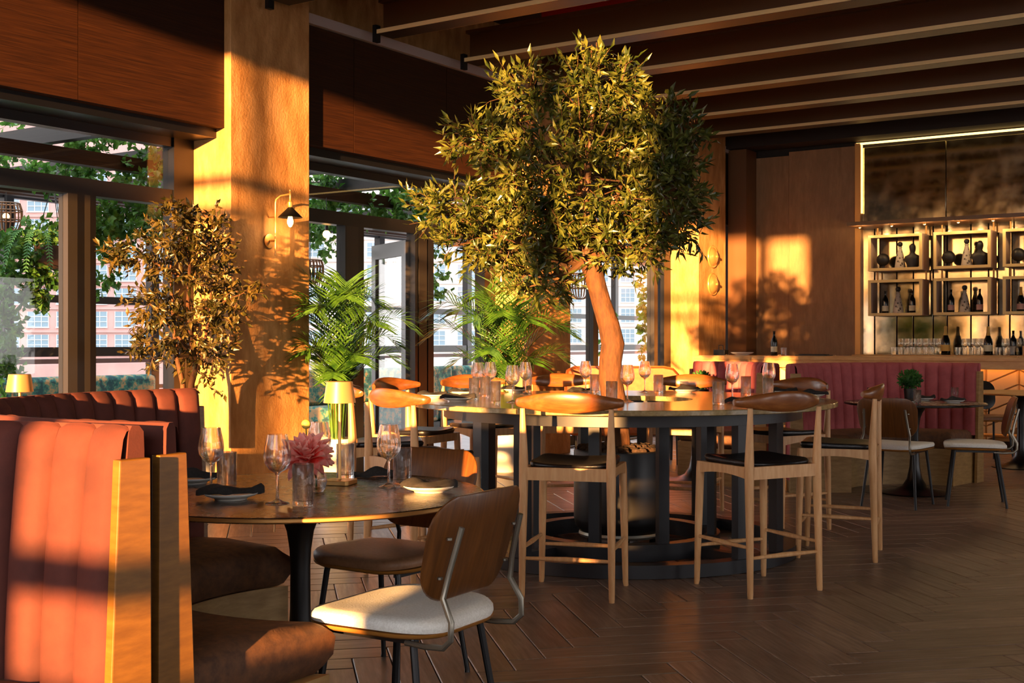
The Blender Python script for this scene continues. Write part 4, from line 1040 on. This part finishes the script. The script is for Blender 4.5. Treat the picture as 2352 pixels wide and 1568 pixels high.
# downlights added between the beams to brighten the floor
dl = None
def fill_downlight(x, y, lab, e=22.0):
    t = thing('fill_downlight', lab, 'ceiling light', (x, y, ZC - 0.12), 0, 'small ceiling downlights added for fill')
    MB().lathe([(0.0, 0.12), (0.05, 0.12), (0.05, 0.0), (0.042, 0.0), (0.04, 0.05), (0, 0.05)], 20).build('can', 'black_metal', t, ang=40)
    MB().lathe([(0, 0.046), (0.036, 0.046), (0, 0.04)], 16).build('lamp_face', 'bulb_far', t)
    s = bpy.data.lights.new('fill_downlight_spot', 'SPOT'); s.energy = e; s.spot_size = R(95); s.spot_blend = 0.8; s.color = (1.0, 0.62, 0.3); s.shadow_soft_size = 0.05
    o = bpy.data.objects.new('fill_downlight_spot', s); COL.objects.link(o); o.parent = t; o.location = (0, 0, -0.02)
for i, (x, y, e) in enumerate(((-3.4, 8.9, 40), (-1.0, 11.5, 60), (-3.5, 12.85, 40), (1.0, 8.9, 60), (0.2, 14.2, 60), (0.5, 3.6, 60), (-2.4, 3.6, 22))):
    fill_downlight(x, y, 'added black ceiling fill light ' + ('above the olive tree', 'above the rose booth', 'before the bar on the left', 'over the right floor', 'before the bar on the right', 'above the viewer', 'above the bronze table')[i], e)

# small lamps along the ledge above the display boxes
for k in range(9):
    x = -5.2 + k * 0.42
    t = thing('ledge_lamp', 'tiny warm lamp under the mirror ledge, lamp %s from the left' % ('first', 'second', 'third', 'fourth', 'fifth', 'sixth', 'seventh', 'eighth', 'ninth')[k], 'light', (x, 15.93, 2.745), 0, 'tiny lamps above the display boxes')
    MB().lathe([(0, 0.035), (0.02, 0.035), (0.02, 0.008), (0, 0.008)], 12).build('housing', 'brass', t, ang=40)
    MB().lathe([(0, 0.007), (0.015, 0.007), (0, 0.0)], 10).build('lens', 'bulb_far', t)
    l_ = bpy.data.lights.new('ledge_light', 'POINT'); l_.energy = 3.5; l_.color = (1.0, 0.66, 0.32); l_.shadow_soft_size = 0.02
    o = bpy.data.objects.new('ledge_light', l_); COL.objects.link(o); o.parent = t; o.location = (0, 0, -0.03)
# ================================================================== BAR
YF = 14.55
bar = thing('bar_counter', 'long bar counter with a glowing wood top and cream chevron-padded front', 'bar', (-2.0, YF, 0))
BX0, BX1 = -6.95 + 2.0, 1.6 + 2.0
MB().box(BX0, BX1, 0, 0.62, 1.02, 1.07).build('counter_top', 'counter_wood', bar, smooth=False, bevel=0.006)
MB().box(BX0, BX1, 0.02, 0.05, 0.93, 1.02).build('apron', 'counter_wood', bar, smooth=False)
MB().box(BX0, BX1, 0.26, 0.60, 0.10, 1.02).build('body', 'base_wood', bar, smooth=False)
MB().box(BX0, BX1, 0.30, 0.58, 0.0, 0.10).build('toe_kick', 'frame_black', bar, smooth=False)
MB().box(BX0 + 0.05, BX1, 0.10, 0.13, 1.003, 1.018).build('light_strip', 'led_bar', bar, smooth=False)
MB().tube([(BX0, 0.06, 0.18), (BX1, 0.06, 0.18)], 0.02, 10).build('foot_rail', 'brass_soft', bar)
xk = BX0; kk = 0
pad = {}
while xk < BX1 - 0.1:
    for r_ in range(5):
        sgn = 1 if kk % 2 == 0 else -1
        if sgn not in pad:
            m_ = MB(); wd, hh, rise = 0.36, 0.165, 0.16 * sgn
            pl2 = [(-wd / 2 + 0.004, -hh / 2 - rise / 2), (wd / 2 - 0.004, -hh / 2 + rise / 2), (wd / 2 - 0.004, hh / 2 + rise / 2 - 0.008), (-wd / 2 + 0.004, hh / 2 - rise / 2 - 0.008)]
            m_.v = [(x, 0.0, z) for x, z in pl2] + [(x * 0.9, -0.028, z * 0.9) for x, z in pl2]
            m_.f = [(4, 5, 6, 7), (0, 1, 5, 4), (1, 2, 6, 5), (2, 3, 7, 6), (3, 0, 4, 7)]
            pad[sgn] = m_.mesh('chevron_pad', 'cream_pad', smooth=False)
        z = 0.27 + r_ * 0.165
        o = bpy.data.objects.new('chevron_pad', pad[sgn]); COL.objects.link(o); o.parent = bar; o.location = (xk + 0.18, 0.26, z)
    xk += 0.36; kk += 1
YB2 = 16.08
bb = thing('back_bar', 'back bar cabinet with a wood top beneath the antique mirror', 'cabinet', (-2.0, YB2, 0))
MB().box(-3.36, 3.4, 0, 0.42, 1.03, 1.075).build('top', 'counter_wood', bb, smooth=False, bevel=0.005)
MB().box(-3.36, 3.4, 0.03, 0.42, 0, 1.03).build('body', 'base_wood', bb, smooth=False)
# suspended display boxes
SB = []
for c in range(3):
    for r_ in range(2):
        x0 = -5.147 + 0.85 * c; z0 = (1.59, 2.185)[r_]
        nm = ('upper', 'lower')[1 - r_] + ' ' + ('left', 'middle', 'right')[c]
        t = thing('display_box', '%s open brass-edged display box on the bar mirror' % nm, 'shelf', (x0 + 0.353, 16.12, z0), 0, 'brass-edged display boxes')
        w, h, d, fr = 0.705, 0.475, 0.33, 0.036
        for (a, b, c0, c1, n_) in ((-w / 2, w / 2, 0, fr, 'front_edge'), (-w / 2, w / 2, h - fr, h, 'front_edge'), (-w / 2, -w / 2 + fr, fr, h - fr, 'front_edge'), (w / 2 - fr, w / 2, fr, h - fr, 'front_edge')):
            MB().box(a, b, -0.012, 0.0, c0, c1).build(n_, 'shelf_wood', t, smooth=False)
        for (a, b, c0, c1, n_) in ((-w / 2, w / 2, 0, 0.018, 'shelf_board'), (-w / 2, w / 2, h - 0.018, h, 'top_board'), (-w / 2, -w / 2 + 0.018, 0.018, h - 0.018, 'side_board'), (w / 2 - 0.018, w / 2, 0.018, h - 0.018, 'side_board')):
            MB().box(a, b, 0.0, d, c0, c1).build(n_, 'shelf_inner', t, smooth=False)
        for sx in (-1, 1): MB().tube([(sx * (w / 2 - 0.03), d - 0.03, h), (sx * (w / 2 - 0.03), d - 0.03, h + 0.12)], 0.012, 8).build('hanger', 'brass_soft', t)
        SB.append((c, r_, x0, z0))
bot_prof = [(0, 0), (0.04, 0), (0.042, 0.005), (0.042, 0.17), (0.038, 0.2), (0.02, 0.235), (0.0145, 0.25), (0.0145, 0.30), (0.0165, 0.302), (0.0165, 0.312), (0, 0.312)]
champ_prof = [(0, 0), (0.047, 0), (0.049, 0.006), (0.049, 0.13), (0.044, 0.17), (0.025, 0.22), (0.017, 0.26), (0.0165, 0.30), (0.018, 0.31), (0.014, 0.325), (0, 0.327)]
def bottle(loc, lab, prof=bot_prof, labm='label_cream', foil=None, sc_=1.0, name='bottle', group='bottles behind the bar'):
    t = thing(name, lab, 'bottle', loc, random.uniform(0, 6), group); t.scale = (sc_,) * 3
    MB().lathe(prof, 20).build('body', 'bottle_dark', t, ang=60)
    r = prof[3][0] + 0.0006
    m_ = MB().lathe([(r, 0.045), (r, 0.115)], 20); m_.build('paper_label', labm, t)
    if foil: MB().lathe([(0.0262, 0.222), (0.0178, 0.26), (0.0172, 0.30), (0.0187, 0.31), (0.0147, 0.326), (0, 0.328)], 16).build('foil', foil, t)
def cone_orn(loc, lab, h=0.34, name='patterned_decanter'):
    t = thing(name, lab, 'ornament', loc, 0, 'patterned conical decanters')
    MB().lathe([(0, 0), (0.07, 0), (0.072, 0.01), (0.06, 0.10), (0.045, 0.19), (0.028, 0.25), (0.02, 0.28), (0.026, 0.285), (0.026, 0.295), (0.018, 0.30)], 22).build('body', 'ornament_pattern', t, ang=60)
    MB().lathe([(0.018, 0.30), (0.03, 0.315), (0.034, 0.335), (0.028, 0.355), (0.012, 0.365), (0, 0.366)], 18).build('stopper', 'ornament_black', t)
def ball_orn(loc, lab):
    t = thing('ball_ornament', lab, 'ornament', loc, 0, 'black ball ornaments')
    MB().lathe([(0, 0), (0.045, 0), (0.045, 0.01), (0.02, 0.03), (0.018, 0.06), (0, 0.06)], 18).build('stand', 'ornament_black', t)
    MB().sphere((0, 0, 0.135), 0.085, 20, 12).build('ball', 'ornament_black', t)
def bust(loc, lab):
    t = thing('bust_sculpture', lab, 'sculpture', loc, 0, 'dark bust sculptures')
    m_ = MB()
    for r, z, w in ((0.0, 0.0, 1), (0.06, 0.0, 1), (0.065, 0.06, 1.2), (0.075, 0.12, 1.5), (0.07, 0.165, 1.5), (0.035, 0.195, 1.15), (0.028, 0.215, 1), (0.034, 0.235, 1), (0.045, 0.265, 0.9), (0.042, 0.30, 0.9), (0.022, 0.33, 0.9), (0.0, 0.335, 1)):
        m_.v += [(r * w * math.cos(2 * PI * k / 16), r * math.sin(2 * PI * k / 16), z) for k in range(16)]
    for j in range(11):
        for k in range(16): m_.f.append((j * 16 + k, j * 16 + (k + 1) % 16, (j + 1) * 16 + (k + 1) % 16, (j + 1) * 16 + k))
    m_.build('figure', 'ornament_black', t, ang=70)
names = ('left', 'middle', 'right')
for (c, r_, x0, z0) in SB:
    zz = z0 + 0.0186; y_ = 16.24
    if r_ == 1:
        ball_orn((x0 + 0.16, y_, zz), 'black ball ornament in the upper %s display box' % names[c])
        if c < 2:
            cone_orn((x0 + 0.38, y_ + 0.02, zz), 'patterned conical decanter in the upper %s display box' % names[c])
            bust((x0 + 0.55, y_, zz), 'dark bust sculpture in the upper %s display box' % names[c])
    else:
        bottle((x0 + 0.19, y_, zz), 'dark wine bottle at the left of the lower %s display box' % names[c], labm='label_pink' if c else 'label_cream', prof=champ_prof if c == 2 else bot_prof, foil='label_gold' if c == 2 else None)
        if c < 2:
            cone_orn((x0 + 0.36, y_, zz), 'patterned conical decanter in the lower %s display box' % names[c])
            bottle((x0 + 0.55, y_ - 0.02, zz), 'dark wine bottle at the right of the lower %s display box' % names[c], labm='label_pink' if c else 'label_cream')
zb = 1.0756
bottle((-4.165, 16.2, zb), 'champagne bottle with a gold label on the back bar, left of the glass rows', champ_prof, 'label_gold', 'label_gold', 1.15)
bottle((-3.64, 16.2, zb), 'champagne bottle with a cream label on the back bar, right of the first one', champ_prof, 'label_cream', 'label_gold', 1.12)
bottle((-3.36, 16.3, zb), 'dark bottle standing behind glasses at the right end of the back bar', bot_prof, 'label_cream')
gl_me = MB().lathe([(0, 0), (0.032, 0), (0.035, 0.004), (0.038, 0.10), (0.0372, 0.10), (0.034, 0.012), (0, 0.01)], 14).mesh('bar_glass', 'clear_glass', ang=50)
for r_ in range(2):
    for k in range(24):
        x = -4.82 + k * 0.082
        if abs(x + 4.165) < 0.1 or abs(x + 3.64) < 0.1 or x > -3.3: continue
        put('bar_glass', wine_me if r_ else gl_me, (x + 0.03 * r_, 16.16 + 0.1 * r_ + (0.12 if r_ else 0), zb), 'clear bar glass in the rows on the back bar' if not r_ else 'stemmed glass in the back row on the back bar', 'glass', 'clear glasses lined up on the back bar' if not r_ else 'stemmed glasses lined up on the back bar', 1.0)
crt = thing('wooden_crate', 'small wooden crate at the right end of the back bar', 'crate', (-3.08, 16.25, zb))
for a in ((-0.14, 0.14, -0.1, -0.085), (-0.14, 0.14, 0.085, 0.1), (-0.14, -0.125, -0.085, 0.085), (0.125, 0.14, -0.085, 0.085)): MB().box(*a, 0, 0.12).build('side', 'counter_wood', crt, smooth=False)
MB().box(-0.13, 0.13, -0.09, 0.09, 0.0, 0.012).build('bottom', 'counter_wood', crt, smooth=False)
MB().lathe([(0, 0.0), (0.10, 0.0), (0.15, 0.06), (0.16, 0.14), (0.13, 0.22), (0.08, 0.26), (0, 0.28)], 20)\
    .build('black_urn', 'ornament_black')
ur = bpy.data.objects['black_urn']; ur.location = (-3.1, 16.05 + 0.2, zb + 0.13); ur.scale = (0.75,) * 3; tag(ur, 'black rounded urn above the wooden crate at the right end of the back bar', 'urn')
zt = 1.0706
bottle((-6.02, 15.0, zt), 'dark wine bottle standing alone on the bar counter', bot_prof, 'label_cream', None, 1.0)
put('bar_glass', gl_me, (-5.88, 14.98, zt), 'small clear glass right of the lone bottle on the bar counter', 'glass', 'glasses on the bar counter')
pz = S(1785, 16.0, zt); put('platter', plate_me, (-6.42, 14.9, zt), 'wide pale dish on the bar counter left of the lone bottle', 'plate', 'dishes on the bar counter', 1.7)
mt = thing('menu_tray', 'dark flat tray lying on the bar counter right of the lone bottle', 'tray', (-5.45, 14.9, zt)); MB().prism(rrect(0.42, 0.26, 0.03), 0, 0.012).build('plate', 'ornament_black', mt); MB().prism(rrect(0.34, 0.2, 0.02), 0.012, 0.02).build('menu', 'napkin', mt)
kt = thing('service_caddy', 'black service caddy at the left end of the bar counter', 'caddy', (-6.72, 14.9, zt)); MB().box(-0.08, 0.08, -0.06, 0.06, 0, 0.07).build('box', 'ornament_black', kt, smooth=False, bevel=0.006)
MB().tube([(-0.03, 0, 0.07), (-0.03, 0, 0.13), (0.03, 0, 0.13), (0.03, 0, 0.07)], 0.006, 8).build('handle', 'black_metal', kt)
# orange leather sofa by the third window
sf_ = thing('leather_sofa', 'orange leather sofa with a rounded high back by the far window', 'sofa', W(1.18, 12.9), YAW)
ol = [(-0.62, 0.40), (-0.62, 0.86), (-0.60, 0.95), (-0.52, 0.985), (0.42, 0.985), (0.52, 0.965), (0.58, 0.90), (0.60, 0.78), (0.60, 0.40)]
m_ = MB(); nn = len(ol)
for y, s in ((-0.02, 0.97), (-0.05, 1.0), (0.06, 1.0), (0.10, 0.97)):
    m_.v += [(x * s, -y, 0.40 + (z - 0.40) * s) for x, z in ol]
for j in range(3):
    for k in range(nn): m_.f.append((j * nn + k, j * nn + (k + 1) % nn, (j + 1) * nn + (k + 1) % nn, (j + 1) * nn + k))
m_.f.append(tuple(range(nn))); m_.f.append(tuple(3 * nn + k for k in reversed(range(nn)))); m_.build('backrest', 'leather_orange', sf_, ang=50)
MB().tube([(x, -0.03, z) for x, z in ol], 0.008, 8).build('piping', 'leather_orange', sf_)
MB().box(-0.60, 0.58, -0.62, -0.03, 0.30, 0.46).build('seat', 'leather_orange', sf_, bevel=0.03)
for x in (-0.5, 0.5):
    for y in (-0.55, -0.02): MB().tube([(x, y, 0), (x, y, 0.30)], [0.015, 0.022], 8).build('leg', 'black_metal', sf_)

# ================================================================== TERRACE
tf = MB().box(-11.6, XW - 0.2, -8, 24, -0.06, -0.012).build('floor_terrace', 'terrace_floor', smooth=False); struct(tf)
XT = -11.2
tr = thing('pergola', 'dark steel pergola and glazed balustrade enclosing the terrace outside', 'pergola')
for y in (2.0, 4.4, 6.9, 7.35, 9.2, 11.25, 13.2, 15.3, 17.6, 20.0):
    MB().box(XT - 0.05, XT + 0.05, y, y + 0.11, -0.012, 2.9).build('post', 'frame_black', tr, smooth=False)
for z, h, m2 in ((1.70, 0.08, 'frame_black'), (1.14, 0.10, 'frame_black'), (1.04, 0.05, 'rail_far'), (0.74, 0.045, 'rail_far'), (2.78, 0.14, 'frame_black')):
    MB().box(XT - 0.04, XT + 0.04, -4, 22, z - h / 2, z + h / 2).build('rail', m2, tr, smooth=False)
for y in [1.0 + 1.25 * k for k in range(16)]:
    MB().box(XT, XW - 0.25, y, y + 0.09, 2.84, 2.98).build('rafter', 'frame_black', tr, smooth=False)
for x in (-8.6, -9.8, -10.9):
    MB().box(x, x + 0.10, -2, 21, 2.58 if x == -9.8 else 2.70, 2.72 if x == -9.8 else 2.82).build('purlin', 'panel_wood', tr, smooth=False)
for y0, y1 in ((2.11, 4.4), (4.51, 6.9), (7.46, 9.2), (9.31, 11.25), (11.36, 13.2), (13.31, 15.3), (15.41, 17.6)):
    MB().box(XT - 0.004, XT + 0.004, y0, y1, 0.1, 1.0).build('balustrade_pane', 'pane', tr, smooth=False)
def terrace_sofa(lab, y0, y1, x=-10.6):
    t = thing('terrace_sofa', lab, 'sofa', (x, (y0 + y1) / 2, -0.012), 0, 'floral terrace sofas'); L = (y1 - y0) / 2
    MB().box(-0.35, 0.35, -L, L, 0.16, 0.44).build('seat', 'floral', t, bevel=0.04)
    n_ = max(2, int(L * 2 / 0.8)); w = 2 * L / n_
    for k in range(n_): MB().box(-0.38, -0.2, -L + k * w + 0.01, -L + (k + 1) * w - 0.01, 0.44, 0.90).build('back_cushion', 'floral', t, bevel=0.05)
    MB().box(-0.36, 0.36, -L, L, 0, 0.16).build('base', 'frame_brown', t, smooth=False)
terrace_sofa('floral green sofa outside the left window, seen above the booth', 5.6, 9.0)
terrace_sofa('floral green sofa on the terrace outside the open door', 11.3, 13.4)
terrace_sofa('floral teal sofa on the terrace behind the tall palm', 13.5, 16.4)
# wicker lanterns
def lantern(label, loc, r, h):
    t = thing('wicker_lantern', label, 'lantern', loc, 0, 'wicker pendant lanterns')
    for k in range(22):
        a = 2 * PI * k / 22
        MB().tube([(r * q * math.cos(a), r * q * math.sin(a), z * h) for q, z in ((0.35, 0), (0.8, 0.12), (1.0, 0.4), (1.0, 0.75), (0.85, 1.0))], 0.006, 4).build('rib', 'wicker', t)
    for q, z in ((0.35, 0.0), (1.0, 0.42), (1.0, 0.74), (0.86, 0.99)):
        MB().tube([(r * q * math.cos(2 * PI * k / 20), r * q * math.sin(2 * PI * k / 20), z * h) for k in range(21)], 0.007, 4).build('hoop', 'wicker', t)
    MB().sphere((0, 0, h * 0.55), r * 0.22, 12, 8).build('bulb', 'bulb_far', t)
    MB().tube([(0, 0, h * 0.6), (0, 0, 2.62 - loc[2])], 0.005, 6).build('cord', 'black_metal', t)
p = S(14, 11.2); lantern('wicker pendant lantern hanging outside at the left frame edge', (p.x, p.y, 2.25), 0.14, 0.27)
p = S(712, 12.6); lantern('wicker pendant lantern outside, peeking past the first column', (p.x, p.y, 1.85), 0.14, 0.24)
p = S(1332, 17.2); lantern('dark wicker pendant lantern outside, left of the olive trunk', (p.x, p.y, 1.85), 0.16, 0.36)
# string bulbs
for px, fw, z, lab in ((750, 11.6, 2.27, 'small festoon bulb outside near the first column'), (992, 12.4, 1.98, 'lower small festoon bulb outside, left of the tree crown'), (985, 12.5, 2.2, 'upper small festoon bulb outside, left of the tree crown')):
    p = S(px, fw, z); t = thing('festoon_bulb', lab, 'bulb', p, 0, 'festoon bulbs')
    MB().sphere((0, 0, 0), 0.038, 12, 8).build('globe', 'bulb_far', t); MB().tube([(0, 0, 0.03), (0, 0, 0.08)], 0.016, 8).build('socket', 'black_metal', t); MB().tube([(0, 0, 0.08), (0, 0, 2.62 - z)], 0.004, 5).build('cord', 'black_metal', t)
# climbing greenery on the pergola, hanging baskets
def greenery(name, label, cat, FWD, blobs, n, m2, Lr, wr, group=None, up=-0.3):
    px = sum(b[0] for b in blobs) / len(blobs); p0 = S(px, FWD); k = FWD / FPX
    lowest = max(b[1] + b[3] for b in blobs); p0.z = EYE + (784 - lowest) * k
    t = thing(name, label, cat, p0, 0, group)
    def P_(x, y, dd=0.0): return W((x - 1176) * k, FWD + dd, EYE + (784 - y) * k) - p0
    bush(t, blobs, n, m2, Lr, wr, P_, up=up, nlr=(5, 8))
    return t, P_
greenery('climbing_vine', 'bright green vine trailing over the pergola outside the left transom window', 'vine', 10.6, [(60, 285, 70, 22, 0.3), (200, 300, 60, 60, 0.3), (190, 380, 50, 45, 0.25), (300, 280, 70, 30, 0.3), (30, 380, 45, 25, 0.2), (330, 420, 50, 60, 0.3), (120, 400, 60, 22, 0.2), (250, 500, 60, 22, 0.2), (370, 330, 25, 60, 0.2)], 380, 'ivy_leaf', (0.05, 0.085), (0.7, 0.95))
greenery('climbing_vine', 'green vine over the pergola outside the second transom window', 'vine', 13.2, [(760, 400, 60, 55, 0.4), (740, 460, 45, 45, 0.3), (800, 470, 70, 20, 0.3), (930, 440, 55, 65, 0.4), (860, 490, 70, 20, 0.3), (740, 520, 40, 26, 0.2), (760, 560, 35, 26, 0.2), (990, 640, 35, 40, 0.2), (1000, 560, 30, 30, 0.2)], 330, 'ivy_leaf', (0.06, 0.10), (0.7, 0.95))
greenery('climbing_vine', 'thin dark vine climbing the jamb of the far window right of the trunk', 'vine', 16.9, [(1490, 670, 12, 60, 0.1), (1488, 760, 12, 60, 0.1), (1495, 850, 12, 40, 0.1), (1392, 760, 8, 60, 0.06)], 90, 'ivy_leaf', (0.06, 0.10), (0.6, 0.9))
greenery('climbing_vine', 'dark green creeper at the left frame edge outside', 'vine', 10.2, [(6, 620, 16, 90, 0.15), (8, 760, 16, 90, 0.15), (10, 830, 20, 50, 0.15)], 130, 'ivy_leaf', (0.05, 0.08), (0.6, 0.9))
greenery('climbing_vine', 'loose ivy strands hanging outside the right-hand pane left of the ficus', 'vine', 10.4, [(225, 500, 30, 40, 0.15), (260, 540, 45, 40, 0.2), (235, 620, 20, 50, 0.12), (300, 500, 35, 30, 0.15), (350, 500, 30, 40, 0.15)], 170, 'ivy_leaf', (0.05, 0.08), (0.6, 0.9))
t, P_ = greenery('hanging_basket', 'hanging basket of fern and trailing ivy outside the left window', 'plant', 10.4, [(105, 540, 40, 26, 0.18), (80, 560, 40, 26, 0.2), (85, 640, 22, 50, 0.12), (100, 660, 12, 40, 0.08), (62, 640, 14, 50, 0.1)], 190, 'ivy_leaf', (0.05, 0.08), (0.6, 0.9))
c = P_(122, 620); MB().lathe([(0, 0), (0.06, 0.01), (0.12, 0.06), (0.15, 0.16), (0.155, 0.2), (0.14, 0.2), (0.13, 0.16), (0, 0.12)], 24, tuple(c)).build('basket', 'copper_basket', t)
for k in range(14):
    a = R(k * 26); d = Vector((math.cos(a), math.sin(a), 0)); q = P_(88, 555)
    frond([q, q + d * 0.1 + Vector((0, 0, 0.08)), q + d * 0.25 + Vector((0, 0, 0.06)), q + d * 0.36 + Vector((0, 0, -0.08)), q + d * 0.42 + Vector((0, 0, -0.28))], 20, 0.05, 0.006, 0.1).build('fern_frond', 'fern_leaf', t, smooth=False)
for k in range(3):
    a = R(120 * k); q = Vector(c) + Vector((0.15 * math.cos(a), 0.15 * math.sin(a), 0.2)); MB().tube([q, Vector(c) + Vector((0, 0, 0.75))], 0.004, 5).build('hanging_cord', 'black_metal', t)
# ================================================================== FAR BUILDINGS
def building(label, px0, px1, D, pitch, rowh, ww, wh, m2, z0=-40, z1=55, off=0.0, rows=range(-6, 12)):
    a, b = S(px0, D), S(px1, D); ctr = (a + b) / 2; L = (b - a).length
    t = thing('far_building', label, 'building', (ctr.x, ctr.y, z0), YAW)
    MB().box(-L / 2, L / 2, 0, 12, 0, z1 - z0).build('facade', m2, t, smooth=False)
    x = -L / 2 + pitch * 0.5
    gm = MB().box(-ww / 2, ww / 2, -0.05, 0.25, 0, wh).mesh('window', 'win_far', smooth=False)
    mm = MB()
    for k in range(1, 3): mm.box(-ww / 2 + ww * k / 3 - 0.05, -ww / 2 + ww * k / 3 + 0.05, -0.12, -0.05, 0, wh)
    for k in range(1, 3): mm.box(-ww / 2, ww / 2, -0.12, -0.05, wh * k / 3 - 0.05, wh * k / 3 + 0.05)
    mm.box(-ww / 2 - 0.15, ww / 2 + 0.15, -0.2, -0.05, -0.2, 0.0); mm.box(-ww / 2 - 0.1, -ww / 2, -0.12, -0.05, 0, wh); mm.box(ww / 2, ww / 2 + 0.1, -0.12, -0.05, 0, wh)
    mmm = mm.mesh('muntins', 'muntin_far', smooth=False)
    while x < L / 2 - ww / 2:
        for r_ in rows:
            z = EYE + off + r_ * rowh - z0
            o = bpy.data.objects.new('window', gm); COL.objects.link(o); o.parent = t; o.location = (x, 0, z)
            q = bpy.data.objects.new('muntins', mmm); COL.objects.link(q); q.parent = o
        x += pitch
    for r_ in rows:
        z = EYE + off + r_ * rowh - z0 - 0.9; MB().box(-L / 2, L / 2, -0.25, 0, z, z + 0.35).build('string_course', m2, t, smooth=False)
building('pink brick building with gridded windows far beyond the left windows', -80, 470, 190, 4.55, 3.6, 3.2, 2.35, 'brick_far', off=-1.3, rows=range(0, 8))
building('pale stone building far beyond the terrace door', 690, 1110, 210, 5.2, 3.8, 3.0, 2.4, 'stone_far', off=-0.6, rows=range(0, 7))
building('pale building far beyond the window behind the olive trunk', 1290, 1560, 240, 5.2, 4.0, 2.6, 2.6, 'stone_far', off=-0.2, rows=range(0, 6))
gd = MB().box(-900, 300, -300, 1200, -42, -40).build('ground', 'ground_far', smooth=False); struct(gd)
nb = MB().box(-230, -33, -70, -50, -40, 70).build('sun_blocker', 'stone_far', smooth=False); struct(nb)   # unseen block added to shade the far facades
nb2 = MB().prism([(11.6, -44), (70, -44), (70, -32), (7.9, -32)], -40, 9).build('sun_blocker', 'stone_far', smooth=False); struct(nb2)   # unseen lower block added to keep sun off the right-hand fill opening
